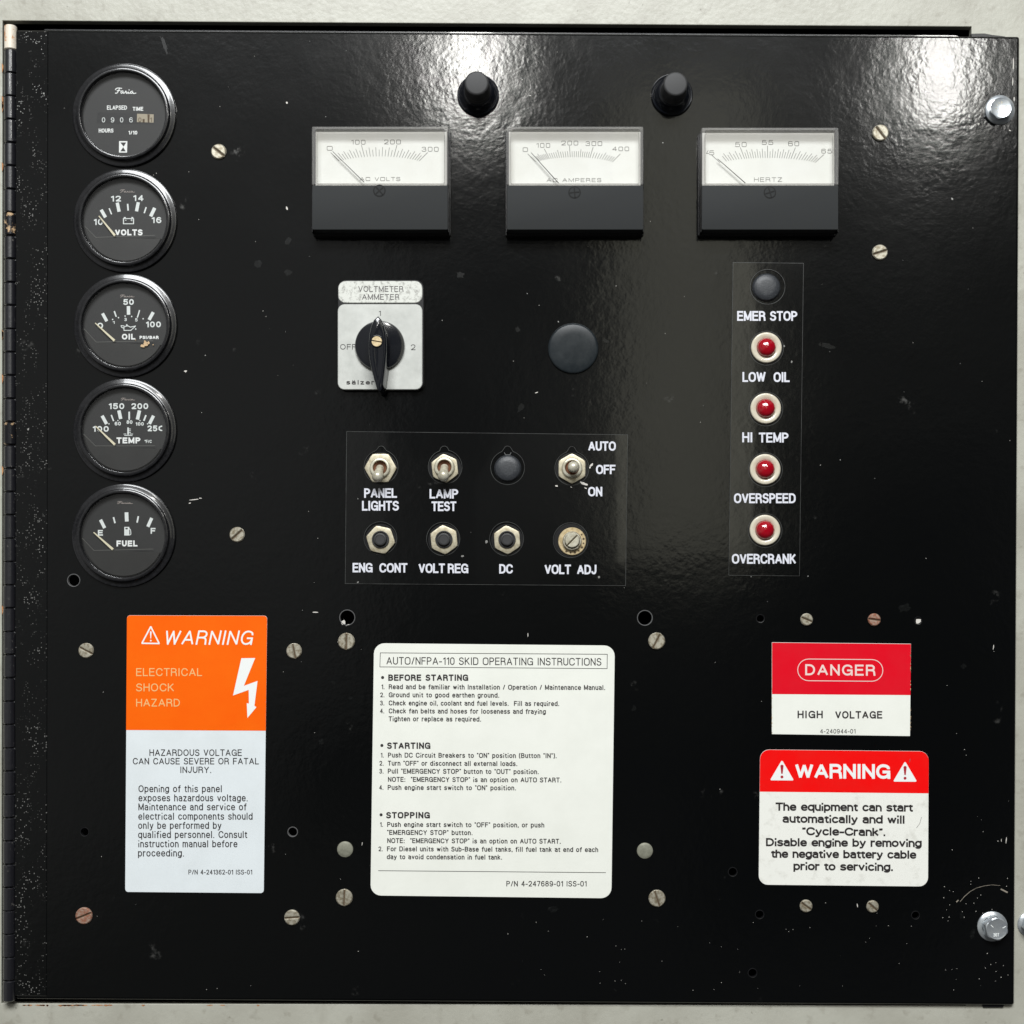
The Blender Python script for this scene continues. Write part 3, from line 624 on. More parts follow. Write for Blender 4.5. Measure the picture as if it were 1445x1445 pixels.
        for u, v in [(625, 600), (515, 640), (898, 600), (765, 585), (992, 640)]: b.flat([L(*q) for q in circ(u, v, 8, 8)], HP)
        def bx(u0, v0, u1, v1): b.flat([L(u0, v0), L(u1, v0), L(u1, v1), L(u0, v1)], HP)
        bx(742, 685, 760, 775); bx(761, 700, 785, 708); bx(761, 722, 785, 730); bx(761, 744, 785, 752); bx(695, 762, 730, 770); bx(770, 762, 812, 770); bx(705, 780, 805, 788)
        b.build('thermometer_symbol', 'bulky', dial, smooth=0, recalc=False)
    if kind == 'fuel':
        bars([(410, 512, 462, 614, 40), (731, 420, 735, 533, 46), (1043, 490, 995, 598, 40), (570, 480, 590, 554, 19), (878, 468, 862, 547, 19)])
        ln([('E', 378, 440, 638, 708, 1.8), ('F', 1030, 1090, 613, 685, 1.8)])
        ln([('FUEL', 608, 867, 768, 842, 2.1)], 'white')
        b = MB((cx, cy), True)
        b.flat([L(704, 600), L(766, 600), L(766, 706), L(704, 706)], HP); b.stroke([L(766, 620), L(782, 640), L(786, 690), L(772, 700)], 1.0, HP+.03)
        b.build('fuel_pump_symbol', 'bulky', dial, smooth=0, recalc=False)
        b = MB((cx, cy), True); b.flat([L(718, 612), L(746, 612), L(746, 630), L(718, 630)], HP+.06); b.build('fuel_pump_symbol', 'dial', dial, smooth=0, recalc=False)
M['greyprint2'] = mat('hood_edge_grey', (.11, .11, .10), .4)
gauge(176, 163.6, (95, 80), 'hours', 'hour meter gauge with white elapsed time counter, top of the left column')
gauge(177.4, 312.4, (95, 230), 'volts', 'round volts gauge reading 10 to 16 with a battery symbol')
gauge(177.7, 460.3, (95, 380), 'oil', 'round oil pressure gauge with a rust coloured spot on its lens')
gauge(177, 607.8, (95, 525), 'temp', 'round temp gauge marked 100 to 250 with a thermometer symbol')
gauge(175.2, 756.1, (95, 675), 'fuel', 'round fuel gauge marked E and F, lowest of the left column')

# ------------------------------------------------------------------ rectangular panel meters
def meter(x0, x1, org, kind, label):
    L = uv(org, 6.568); H = 30.0
    y0, yb = 178.5+(1.5 if kind == 'hertz' else 0), 334.0
    cx, cy = (x0+x1)/2, 256
    th = thing('panel_meter', label, 'meter', (cx, cy), 'rectangular white faced meters along the top')
    # base flange and body on the panel
    fx0, fy0 = real(x0+1, y0, H); fx1, _ = real(x1, y0, H); _, fy1 = real(0, 324, H); _, ym = real(0, 261.5, H)
    b = MB((cx, cy)); b.prism(rquad([(fx0-3, fy0), (fx1+3, fy0), (fx1+3, yb), (fx0-3, yb)], 2, 2), 0, 5, .8)
    b.prism(rquad([(fx0-.5, fy0+1), (fx1+.5, fy0+1), (fx1+.5, fy1+1.5), (fx0-.5, fy1+1.5)], 2, 2), 5, 9, .5); b.build('housing', 'meterblack', th)
    b = MB((cx, cy)); b.prism(rquad([(fx0, ym), (fx1, ym), (fx1, fy1), (fx0, fy1)], 1.5, 2), 9, H, 1.0, seg=2); b.build('lower_cover', ['cover'], th)
    for xa, xb in ((fx0-1.2, fx0-.05), (fx1+.05, fx1+1.2)):
        b = MB((cx, cy)); b.prism([(xa, ym+4), (xb, ym+4), (xb, fy1+2), (xa, fy1+2)], 9, H-5, .3); b.build('side_skirt', 'meterblack', th)
    # clear window: frame of acrylic with rounded edge, pane, card
    o_ = [(fx0-.4, fy0), (fx1+.4, fy0), (fx1+.4, ym-.4), (fx0-.4, ym-.4)]
    ix = 5.2; i_ = [(fx0+ix, fy0+4.5), (fx1-ix, fy0+4.5), (fx1-ix, ym-3.2), (fx0+ix, ym-3.2)]
    b = MB((cx, cy)); op = rquad(o_, 2, 3); ip = rquad(i_, 2, 3)
    A = b.ring(op, 9); B = b.ring(op, H-1.2); Cc = b.ring(inset(op, 1.2), H); Dd = b.ring(inset(ip, -1.0), H); E = b.ring(ip, H-1.0); F = b.ring(ip, 12)
    for p, q in ((A, B), (B, Cc), (Cc, Dd), (Dd, E), (E, F)): b.join(p, q)
    b.build('window_frame', 'acrylic', th)
    b = MB((cx, cy)); b.flat(inset(ip, -1), H-.6); b.build('window_pane', 'pane', th, smooth=0, recalc=False)
    b = MB((cx, cy)); cq = [(fx0+2.5, fy0+2), (fx1-2.5, fy0+2), (fx1-2.5, ym-1.0), (fx0+2.5, ym-1.0)]; HC = 14
    b.prism(cq, 10, HC); card = b.build('scale_card', 'card', th, smooth=0)
    ib = MB((cx, cy), True); z = [0]
    def P(u, v): return L(u, v)
    def tick(cu, half, yin, th_, th_max, ln_, w_):
        s = math.radians(th_); sm = math.radians(th_max)
        u = cu+half*math.sin(s)/math.sin(sm); v = yin+44*(1-math.cos(s))/(1-math.cos(sm))
        z[0] += 1
        ib.stroke([P(u, v), P(u+ln_*math.sin(s), v-ln_*math.cos(s))], w_, HC+.15+.02*(z[0] % 3), cap=False)
    lt = dict(rmax=.22); T = .68; LB = []
    if kind == 'volts':
        for i in range(31): tick(690, 370, 332, -45+3*i, 45, 112 if i % 10 == 0 else (84 if i % 2 == 0 else 62), .68 if i % 10 == 0 else .6)
        LB = [('0', 205, 258, 237, 278), ('100', 430, 562, 180, 222), ('200', 735, 890, 178, 220), ('300', 1085, 1240, 245, 288), ('AC VOLTS', 510, 885, 525, 560)]; nd = (258, 285, 550, 572)
    if kind == 'amps':
        K = [-45, -27, -4, 17, 45]
        for i in range(41):
            j = min(3, i//10); a = K[j]+(K[j+1]-K[j])*(i-10*j)/10
            if 0 < i < 3: continue
            tick(690, 355, 340, a, 45, 105 if i % 10 == 0 else (74 if i % 5 == 0 else 55), .68 if i % 10 == 0 else .6)
        LB = [('0', 215, 262, 250, 290), ('100', 340, 468, 210, 252), ('200', 572, 728, 188, 230), ('300', 797, 950, 193, 235), ('400', 1045, 1200, 243, 283), ('AC AMPERES', 435, 942, 535, 570)]; nd = (292, 297, 548, 582)
    if kind == 'hertz':
        K = [-48, -21, 0, 21.5, 48]
        for i in range(41):
            j = min(3, i//10); a = K[j]+(K[j+1]-K[j])*(i-10*j)/10
            if 0 < i < 3: continue
            tick(710, 440, 346, a, 48, 112 if i % 10 == 0 else (84 if i % 2 == 0 else 60), .68 if i % 10 == 0 else .6)
        LB = [('5', 170, 215, 277, 320), ('50', 410, 515, 200, 245), ('55', 658, 762, 182, 225), ('60', 902, 1002, 193, 237), ('65', 1210, 1306, 263, 305), ('HERTZ', 585, 845, 528, 568)]; nd = (248, 355, 505, 580)
    ib.build('scale_marks', 'dialink', card, smooth=0, recalc=False)['kind'] = 'stuff'
    b = MB((cx, cy), True)
    for s, u0, u1, v0, v1 in LB:
        a0, c0 = P(u0, v0); a1, c1 = P(u1, v1); text(b, s, a0, a1, c1, c1-c0, T if s.isdigit() else .62, HC+.15, .2, gap=.3)
    if kind == 'hertz': b.stroke([P(160, 278), P(143, 305), P(165, 305)], T, HC+.2)
    b.build('lettering', 'dialink', card, smooth=0, recalc=False)
    a_ = real(*P(nd[0], nd[1]), 20); c_ = real(*P(nd[2], nd[3]), 20); b = MB((cx, cy))
    u = (Vector(c_)-Vector(a_)).normalized(); nn = Vector((-u.y, u.x))*.55
    b.prism([tuple(Vector(a_)+nn*.6), tuple(Vector(c_)+nn), tuple(Vector(c_)-nn), tuple(Vector(a_)-nn*.6)], 19.2, 20); b.build('needle', 'ink', th, smooth=0)
    sc_ = {'volts': (692, 652, 42), 'amps': (695, 668, 5), 'hertz': (732, 668, 17)}[kind]
    sx_, sy_ = real(*P(sc_[0], sc_[1]), H)
    b = MB((cx, cy)); b.lathe([(8.7, H+.05), (8.5, H+.2), (7.2, H+.2)], sx_, sy_, 28); b.mi = 1; b.lathe([(7.3, H+.12), (7.0, H+.5), (0, H+.7)], sx_, sy_, 28); b.mi = 0
    for k in (0, 90):
        a = math.radians(sc_[2]+k); b.stroke([(sx_-6.6*math.cos(a), sy_+6.6*math.sin(a)), (sx_+6.6*math.cos(a), sy_-6.6*math.sin(a))], 1.6, H+.95+.03*(k > 0), cap=False)
    b.build('adjusting_screw', ['inside', 'cover'], th, recalc=False, smooth=0)
meter(439.5, 632, (430, 170), 'volts', 'AC volts meter with white card, leftmost of the three meters')
meter(714.5, 907.5, (705, 170), 'amps', 'AC amperes meter with white card and grey lower cover, middle meter')
meter(989.5, 1183, (975, 170), 'hertz', 'hertz meter marked 45 to 65, right of the amperes meter')

# ------------------------------------------------------------------ boot covered push buttons
def push(cx, cy, tip, label):
    th = thing('panel_lamp_button', label, 'button', (cx, cy), 'tall black rubber buttons above the meters')
    b = MB((cx, cy)); b.lathe([(29.2, 0), (29.4, 3), (28.2, 4.6), (26.6, 4.2), (25.6, 3.2), (24.6, 5.5), (22.5, 9.5), (20.2, 12), (19.8, 14), (20.4, 15.4), (19.2, 17), (18.0, 17.4)], cx, cy, 48)
    b.build('base_collar', 'knob', th, smooth=50)
    H = 46; tx, ty = real(tip[0], tip[1], H); sh = Matrix(((1, 0, (tx-cx)/H), (0, 1, (ty-cy)/H), (0, 0, 1)))
    b = MB((cx, cy)); b.lathe([(18.4, 14), (18.6, 19), (17.4, 20.4), (17.2, 22.0), (17.8, 23.4), (17.3, 26), (17.0, 42), (16.6, 44.4), (15.4, 45.8), (13.6, 46.0), (0, 46.2)], cx, cy, 48, sh)
    b.build('button_cap', 'rubber', th, smooth=50)
push(674.8, 135.0, (672.5, 117), 'black rubber button over the volts and amperes meters, in the left glare')
push(948.0, 135.0, (953.5, 118.2), 'black rubber button above and left of the hertz meter')

# ------------------------------------------------------------------ rotary selector
rx, ry = 538, 473
th = thing('rotary_switch', 'rotary voltmeter ammeter switch with silver plate and black pointer knob', 'switch', (rx, ry))
L = uv((465, 385), 8.027)
def rr2(x0, y0, x1, y1, r, h): a = real(x0, y0, h); c = real(x1, y1, h); return rquad([(a[0], a[1]), (c[0], a[1]), (c[0], c[1]), (a[0], c[1])], r, 6)
b = MB((rx, ry)); bo = rr2(476.3, 394.5, 598.5, 551, 12, 9); b.prism(bo, 0, 9.5, 1.0); b.build('housing', 'blackplastic', th)
b = MB((rx, ry)); b.prism(rr2(477.2, 396.4, 596, 427.6, 10.5, 10.5), 9, 10.6, .8); pq = b.build('name_plaque', 'worn', th)
b = MB((rx, ry)); b.prism(rr2(476.6, 429.2, 596, 549.8, 9.5, 10.5), 9, 10.6, .8); pl = b.build('face_plate', 'steel', th)
lines((rx, ry), 'lettering', 'greyink', pq, [('VOLTMETER', 505.5, 569.2, 411.8, 8.2, 1.1), ('AMMETER', 510.8, 563.4, 423.0, 8.0, 1.1)], 10.75, seen=True)
lines((rx, ry), 'lettering', 'ink', pl, [('1', 534.4, 537.4, 445.7, 7.2, .9), ('OFF', 480.2, 502.6, 493.2, 7.6, .95), ('2', 579.8, 586.2, 494, 8, .95), ('salzer', 488.7, 528, 542.6, 6.2, 1.35, dict(rmax=.2) if False else {})], 10.75, seen=True)
b = MB((rx, ry), True); b.flat(circ(497.6, 536.9, .6, 8), 10.8); b.flat(circ(500.2, 536.9, .6, 8), 10.8); b.build('lettering', 'ink', pl, smooth=0, recalc=False)
b = MB((rx, ry)); kx, ky = real(535.6, 487.2, 16); b.lathe([(34.6, 10.8), (34.9, 12), (34.6, 15), (33.6, 16.6), (30, 17.2), (0, 17.4)], kx, ky, 64); b.build('knob_disc', 'knob', th, smooth=40)
top = [L(*q) for q in [(549, 487), (505, 530), (475, 600), (457, 690), (449, 800), (450, 900), (463, 1010), (485, 1120), (512, 1225), (540, 1320), (568, 1345), (592, 1320), (604, 1225), (616, 1120), (628, 1010), (637, 900), (638, 800), (630, 690), (612, 600), (585, 530)]]
HT = 44; tp = [real(x, y, HT) for x, y in top]; bx_, by_ = [sum(q[i] for q in tp)/len(tp) for i in (0, 1)]
b = MB((rx, ry)); basep = [(bx_+(x-bx_)*1.30+.5, by_+(y-by_)*1.0) for x, y in tp]
midp = [(bx_+(x-bx_)*1.06, by_+(y-by_)*1.0) for x, y in tp]
R0 = b.ring(basep, 11.5); R1 = b.ring([(bx_+(x-bx_)*1.16, by_+(y-by_)*1.0) for x, y in tp], 26); R2 = b.ring(midp, HT-2.2); R3 = b.ring(inset(tp, .5), HT-.7); R4 = b.ring(inset(tp, 1.8), HT)
R5 = b.ring([(bx_+(x-bx_)*.45, by_+(y-by_)*.6) for x, y in tp], HT-1.2)
for p, q in ((R0, R1), (R1, R2), (R2, R3), (R3, R4), (R4, R5)): b.join(p, q)
b.face(R5); b.build('pointer_handle', 'knob', th, smooth=50)
b = MB((rx, ry)); sx_, sy_ = real(531.6, 481.6, HT); b.lathe([(8.8, HT-1.0), (8.2, HT+.3), (7.4, HT-.2), (7.4, HT-1.3)], sx_, sy_, 28); b.build('screw_recess', 'knob', th)
def slot_head(b, x, y, r, h0, h1, ang, sw, ch=.8, floor=1, n=14):
    """slotted head: two half discs over a darker slot floor"""
    for sgn in (1, -1):
        a0 = math.asin(sw/2/r); pts = []
        for i in range(n+1):
            a = a0+(math.pi-2*a0)*i/n; u, v = r*math.cos(a), r*math.sin(a)*sgn
            t = math.radians(-ang); pts.append((x+u*math.cos(t)-v*math.sin(t), y+u*math.sin(t)+v*math.cos(t)))
        b.mi = 0; b.prism(pts, h0, h1, ch)
    b.mi = floor; b.flat(circ(x, y, r*.97, 24), h0+(h1-h0)*.35); b.mi = 0
b = MB((rx, ry)); slot_head(b, sx_, sy_, 7.2, HT-1.6, HT-.1, -10, 1.3, .3)
b.build('brass_screw', ['brass2', 'screw_slot'], th)

# ------------------------------------------------------------------ blanking plugs
b = MB((808, 492)); b.lathe([(35.5, 0), (35.6, 2), (34.6, 3.6), (32.5, 4.3), (20, 4.9), (0, 5.1)], 808.8, 492.2, 64)
tag(b.build('blanking_plug', 'plug', None, smooth=45), 'large smooth black round plug right of the rotary switch', 'plug')

# ------------------------------------------------------------------ legend films
def notch(cx, cy, R, ncx, ncy, nr, n=56):
    out = []
    for i in range(n):
        a = 2*math.pi*i/n; dx, dy = math.cos(a), math.sin(a); r = R
        # farthest point of the small notch circle along this ray
        ex, ey = ncx-cx, ncy-cy; bq = dx*ex+dy*ey; c = ex*ex+ey*ey-nr*nr; disc = bq*bq-c
        if disc > 0: r = max(r, bq+math.sqrt(disc))
        out.append((cx+r*dx, cy+r*dy))
    return out
cuts = [notch(537.8, 659, 24, 538, 635.5, 6), notch(628.2, 659, 23.8, 627, 635.5, 6), notch(716.3, 660, 23.9, 716.3, 635.5, 6), notch(807, 661, 24, 807, 636, 5.8),
        circ(537, 759.5, 23.2, 40), circ(625.5, 760.5, 23.5, 40), circ(714.9, 760.5, 23.9, 40), circ(805.3, 762.3, 24.6, 40)]
film = plate('switch_legend_film', [(489.3, 609), (885.7, 613.6), (882.7, 826.5), (487.3, 823.6)], cuts, .1, 1.3, 'legend', None, (686, 718), bev=.25)
tag(film, 'black film with white switch names around the toggles and breakers', 'legend')
LT = 1.42
def film_edge_glint(par, org, outline, cuts):      # knife cut rim of the film, the light it catches painted as a pale line
    b = MB(org); b.stroke(outline, .55, 1.36, True); b.build('cut_edge_glint', 'film_edge_glint', par, smooth=0, recalc=False)
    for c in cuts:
        b = MB(org); b.stroke(c, .6, 1.36, True); b.build('cut_edge_glint', 'film_edge_glint', par, smooth=0, recalc=False)
film_edge_glint(film, (686, 718), [(489.3, 609), (885.7, 613.6), (882.7, 826.5), (487.3, 823.6)], cuts)
words((686, 718), 'legendprint', film, [
 ('PANEL', 514, 560.3, 702.6, 13.4, 2.5), ('LIGHTS', 511, 563, 720.7, 13.8, 2.5), ('LAMP', 606.3, 646.7, 703.6, 13.3, 2.5), ('TEST', 609, 644, 721.3, 13.6, 2.5),
 ('AUTO', 830, 869, 636.3, 13.3, 2.5), ('OFF', 841, 868.4, 669.2, 13.2, 2.5), ('ON', 829.8, 849.8, 700.5, 13.4, 2.5), ('ENG', 497.7, 526, 807.7, 13.3, 2.5), ('CONT', 535.5, 575, 808, 13.3, 2.5),
 ('VOLT', 590.8, 627.9, 808.7, 13.5, 2.5), ('REG', 632, 660.9, 808.9, 13.5, 2.5), ('DC', 704.5, 723.7, 809.4, 13.3, 2.5), ('VOLT', 768.5, 805.6, 810.2, 13.5, 2.5), ('ADJ', 814.3, 841.6, 810.5, 13.5, 2.5)], LT, .30, gap=.30)
acuts = [circ(1083, 405, 24.5, 40)]+[circ(x, y, 24, 40) for x, y in ((1081.4, 491.5), (1080.4, 577.2), (1079.8, 662.9), (1079.3, 748.6))]
film2 = plate('alarm_legend_film', [(1034.2, 370.6), (1133.6, 371.8), (1127.9, 812.8), (1028.2, 811.8)], acuts, .1, 1.3, 'legend', None, (1081, 591), bev=.25)
tag(film2, 'tall black film strip naming the emergency stop and four red lamps', 'legend')
words((1081, 591), 'legendprint', film2, [
 ('EMER', 1040, 1080, 453, 13.8, 2.5), ('STOP', 1086.3, 1124.8, 453.1, 13.8, 2.5), ('LOW', 1047.5, 1080, 539.2, 14, 2.5), ('OIL', 1091.4, 1114, 539.4, 14, 2.5), ('HI', 1047.2, 1061.8, 624.3, 14, 2.5),
 ('TEMP', 1070.6, 1112.4, 624.6, 14, 2.5), ('OVERSPEED', 1035.5, 1122.5, 710.2, 14, 2.5), ('OVERCRANK', 1032.6, 1123, 795.6, 14, 2.5)], LT, .30, gap=.30)
def small_plug(x, y, r, label):
    b = MB((x, y)); b.lathe([(r+1.2, 0), (r+1, 1.0), (r, 1.6), (r-.3, 3.0), (r-1.6, 4.2), (r*.5, 5.0), (0, 5.3)], x, y, 44)
    tag(b.build('hole_plug', 'grainplug', None, smooth=50), label, 'plug', 'small grained black hole plugs')
film_edge_glint(film2, (1081, 591), [(1034.2, 370.6), (1133.6, 371.8), (1127.9, 812.8), (1028.2, 811.8)], acuts)
small_plug(716.5, 661.3, 18, 'small grained black plug between the lamp test toggle and the auto off switch')
small_plug(1081.4, 406, 18.8, 'grained black plug over the words EMER STOP')
# tiny bright tag left in the notch
b = MB((716.3, 640)); b.stroke([(711.8, 639), (713.5, 641.8), (719.5, 641.8), (721, 639)], 1.0, .5); b.stroke([(716, 642), (716.5, 645)], .8, .55)
tag(b.build('notch_burr', 'pinkish', None, smooth=0, recalc=False), 'thin bent metal burr above the plug beside the lamp test toggle', 'burr')

# ------------------------------------------------------------------ nuts, toggles, breakers
def hexnut(b, x, y, R, ang, h0, h1, hole):
    pts = circ(x, y, R, 6, math.radians(-ang)); n = 36
    # hexagonal ring as quads: outer ring sampled on the hexagon, inner ring round
    def hexr(a): 
        q = (a-math.radians(-ang)) % (math.pi/3)-math.pi/6; return R*math.cos(math.pi/6)/math.cos(q)
    A = [2*math.pi*i/n+math.radians(-ang) for i in range(n)]
    o = lambda k, cap=1e9: [(x+min(hexr(a)*k, cap)*math.cos(a), y+min(hexr(a)*k, cap)*math.sin(a)) for a in A]
    i_ = [(x+hole*math.cos(a), y+hole*math.sin(a)) for a in A]
    r0 = b.ring(o(1), h0); r1 = b.ring(o(1), h1-1.0); r2 = b.ring(o(1, R*.95), h1-.3); r3 = b.ring(o(.93, R*.90), h1); r4 = b.ring(i_, h1); r5 = b.ring(i_, h0)
    for p, q in ((r0, r1), (r1, r2), (r2, r3), (r3, r4), (r4, r5)): b.join(p, q)
def toggle(nx, ny, R, ang, bx, by, lever, label, grp):
    th = thing('toggle_switch', label, 'switch', (nx, ny), grp)
    b = MB((nx, ny)); b.lathe([(23, .05), (23, .7), (12, .75)], nx, ny, 40); b.build('washer', 'blackplastic', th)
    b = MB((nx, ny)); hexnut(b, nx, ny, R, ang, .8, 6.0, 13.2); b.build('hex_nut', 'brass', th, smooth=25)
    b = MB((nx, ny)); b.lathe([(14.6, 5.8), (14.6, 7.6), (14.0, 9.6), (12.6, 10.4), (10.6, 10.4), (9.8, 9.2), (9.2, 4)], bx, by, 40)
    b.build('bushing', 'nickel', th, smooth=45)
    b = MB((nx, ny)); b.lathe([(9.6, 8.6), (8.6, 6.2), (6.0, 4.6), (0, 4.4)], bx, by, 32); b.build('socket', 'ring_dark', th)
    (lx, ly, hl) = lever; tx, ty = real(lx, ly, hl)
    d = Vector((tx-bx, ty-by, hl-5)); Ln = d.length; q = d.to_track_quat('Z', 'Y').to_matrix()
    prof = [(5.6, 0), (5.8, Ln*.3), (6.8, Ln*.6), (7.7, Ln*.84)]+[(7.9*math.cos(a), Ln*.86+7.0*math.sin(a)) for a in [0, .3, .6, .9, 1.2, 1.4]]+[(0, Ln*.86+7)]
    mt = Matrix.Translation((bx-nx, by-ny, 5)) @ q.to_4x4()
    b = MB((nx, ny)); b.lathe(prof, nx, ny, 28, mt); b.build('lever', 'nickel', th, smooth=50)
toggle(537.4, 661, 22.8, 0, 537, 661, (532.2, 674.5, 24), 'panel lights toggle switch, lever thrown down to the left, leftmost toggle', 'bat handle toggle switches')
toggle(628, 661.3, 20.6, 97, 627.5, 660, (625.4, 673.6, 24), 'lamp test toggle switch with its silver lever pointing down', 'bat handle toggle switches')
toggle(807, 661.8, 21.6, 90, 807, 661, (809.6, 658.8, 28), 'auto off on toggle switch with its lever straight out', 'bat handle toggle switches')
def breaker(nx, ny, R, ang, label):
    th = thing('breaker_button', label, 'button', (nx, ny), 'black breaker buttons in brass nuts')
    b = MB((nx, ny)); b.lathe([(22.5, .05), (22.5, .7), (12, .75)], nx, ny, 40); b.build('washer', 'blackplastic', th)
    b = MB((nx, ny)); hexnut(b, nx, ny, R, ang, .8, 5.6, 11.4); b.build('hex_nut', 'brass', th, smooth=25)
    b = MB((nx, ny)); b.lathe([(12.2, 4), (12.2, 7.4), (11.6, 8.2), (10.6, 8.2), (10.2, 6.2), (8.8, 6.2)], nx, ny-.3, 36); b.build('threaded_collar', 'rubber', th)
    b = MB((nx, ny)); b.lathe([(8.9, 6), (8.9, 11.0), (8.2, 12.2), (6.6, 12.6), (6.0, 12.0), (0, 11.9)], nx, ny-.3, 36); b.build('plunger', 'rubber', th)
breaker(537.6, 761.9, 20.9, 108, 'engine control breaker button with black plunger in a tilted hex nut')
breaker(626.8, 761.8, 21.0, 96, 'volt regulator breaker button with black plunger, second in its row')
breaker(715.6, 762, 20.6, 94, 'DC breaker button with black plunger, third in its row')
th = thing('adjuster_shaft', 'slotted volt adjuster shaft on a toothed brass washer', 'adjuster', (807, 763.5))
b = MB((807, 763.5)); b.lathe([(23.6, .05), (23.6, .6), (12, .65)], 805.4, 762.4, 40); b.build('recess_washer', 'blackplastic', th)
b = MB((807, 763.5)); b.lathe([(19.6, .7), (19.6, 2.4), (18.8, 3), (13.4, 3.0)], 807.3, 764, 48); b.build('lock_washer', 'brass2', th)
b = MB((807, 763.5))
for a in (-35, -12, 10, 32, 55, 76, 98, 120):
    t = math.radians(a); b.flat(circ(807.3+16.3*math.cos(t), 764+16.3*math.sin(t), 1.3 if a % 4 else 1.7, 8), 3.12)
b.build('washer_tooth_gap', 'screw_slot', th, smooth=0, recalc=False)
b = MB((807, 763.5)); b.lathe([(13.6, 2), (13.4, 7.4), (12.4, 8.4), (10.8, 8.4), (10.6, 5)], 807.2, 763.6, 40); b.build('threaded_bushing', 'screw', th)
b = MB((807, 763.5)); slot_head(b, 807.1, 763.1, 10.2, 6, 12.2, 45, 1.7, 1.0); b.build('shaft', ['nickel', 'screw_slot'], th)
# bright bare chips beside the auto off switch
b = MB((829, 670)); random.seed(4)
blob(834.8, 656.5, 4.2, 1.6, -45, 9, 1.5); blob(832.5, 660, 2.4, 1.3, -60, 8, 1.5); blob(824.5, 683, 5.4, 2.2, 15, 10, 1.5); blob(820, 681, 3, 1.2, 30, 8, 1.55); blob(785.5, 685.8, 2.2, 1.2, 10, 8, 1.5); blob(806, 687.5, 1.6, .7, 30, 7, 1.5); blob(826.5, 689, 2.4, 1.0, 20, 7, 1.5)
tag(b.build('bare_metal_chip', 'chip', None, smooth=0, recalc=False), 'bright bare metal chips in the film beside the auto off switch', 'paint chips')

# ------------------------------------------------------------------ red pilot lamps
def pilot(x, y, label):
    th = thing('pilot_lamp', label, 'lamp', (x, y), 'red pilot lamps in the alarm strip')
    b = MB((x, y)); b.lathe([(23.2, .05), (23.2, .6), (20, .65)], x, y, 40); b.build('gasket', 'blackplastic', th)
    b = MB((x, y)); b.lathe([(21.6, 0), (21.6, 3.4), (21.2, 4.6), (20, 5.2), (15.4, 4.6), (13.6, 3.2)], x, y, 48); b.build('ring', 'cream_ring', th, smooth=45)
    b = MB((x, y)); n = 12; prev = None          # faceted jewel
    for k, (r, h) in enumerate([(13.5, 3), (13.4, 5.0), (11.6, 9.0), (7.4, 11.8)]):
        ids = [b.p(x+r*math.cos(2*math.pi*(i+.5*k)/n), y+r*math.sin(2*math.pi*(i+.5*k)/n), h) for i in range(n)]
        if prev:
            for i in range(n):
                b.face([prev[i], prev[(i+1) % n], ids[i]]); b.face([prev[(i+1) % n], ids[(i+1) % n], ids[i]])
        prev = ids
    c = b.p(x, y, 13.4)
    for i in range(n): b.face([prev[i], prev[(i+1) % n], c])
    b.build('jewel_lens', 'jewel', th, smooth=75)
pilot(1080.9, 491.2, 'red low oil lamp in a cream ring, topmost of the four')
pilot(1079.9, 576.9, 'red hi temp lamp in a cream ring, between LOW OIL and HI TEMP')
pilot(1079.2, 662.6, 'red overspeed lamp in a cream ring over the word OVERSPEED')
pilot(1078.9, 748.3, 'red overcrank lamp in a cream ring, lowest of the four')

# ------------------------------------------------------------------ labels
def lab(name, quad, r, m, label, h1=1.0):
    o = (sum(q[0] for q in quad)/4, sum(q[1] for q in quad)/4)
    b = MB(o); b.prism(rquad(quad, r, 6), .08, h1, .25); return tag(b.build(name, m, None, smooth=30), label, 'label'), o
def band(o, par, pts, m, h=1.12):
    b = MB(o); b.flat(pts, h); return b.build('colour_band', m, par, smooth=0, recalc=False)
def top_round(q, r):      # band rounded at its upper corners only
    return fillet([(q[0][0], q[0][1], r), (q[1][0], q[1][1], r), (q[2][0], q[2][1], 0), (q[3][0], q[3][1], 0)], True, seg=6)
# orange electrical shock label
lb, o = lab('shock_hazard_label', [(179.4, 868.2), (377.2, 868.8), (372.4, 1260.3), (176.8, 1258.6)], 4.5, 'labelcool', 'tall orange and white electrical shock hazard warning label')
band(o, lb, top_round([(179.5, 868.4), (377.1, 869), (375.2, 1031.1), (178.3, 1030.1)], 4.5), 'orange')
lines(o, 'lettering', 'white', lb, [('WARNING', 231, 359.8, 909.6, 20.2, 2.4, dict(slant=.21))], 1.3, dy=.5)
M['peach'] = mat('peach_print', (.88, .52, .20), .45)
lines(o, 'lettering', 'peach', lb, [('ELECTRICAL', 192.5, 285.4, 954, 11.2, 1.4), ('SHOCK', 192.5, 245.8, 975.6, 11.2, 1.4), ('HAZARD', 192.5, 254.2, 997, 11, 1.4)], 1.3)
b = MB(o); b.stroke([(213.1, 884.2), (200.6, 907.7), (225.0, 908.1)], 2.0, 1.3, True); b.flat([(211.9, 891), (214.3, 891), (213.6, 901), (212.6, 901)], 1.3); b.flat(circ(213.1, 904, 1.2, 10), 1.3); b.build('alert_triangle', 'white', lb, smooth=0, recalc=False)
Z = uv((170, 860), 6.568)
bolt = [Z(*q) for q in [(1122, 452), (1250, 450), (1145, 708), (1272, 662), (1243, 893), (1262, 905), (1178, 1005), (1172, 868), (1192, 872), (1190, 745), (1045, 797)]]
b = MB(o)
for idx in ([0, 1, 2, 10], [10, 2, 3, 9], [9, 3, 4, 8], [7, 8, 4, 5, 6]): b.flat([bolt[i] for i in idx], 1.3)
b.build('lightning_symbol', 'white', lb, smooth=0, recalc=False)
ST = ['Opening of this panel', 'exposes hazardous voltage.', 'Maintenance and service of', 'electrical components should', 'only be performed by', 'qualified personnel. Consult', 'instruction manual before', 'proceeding.']
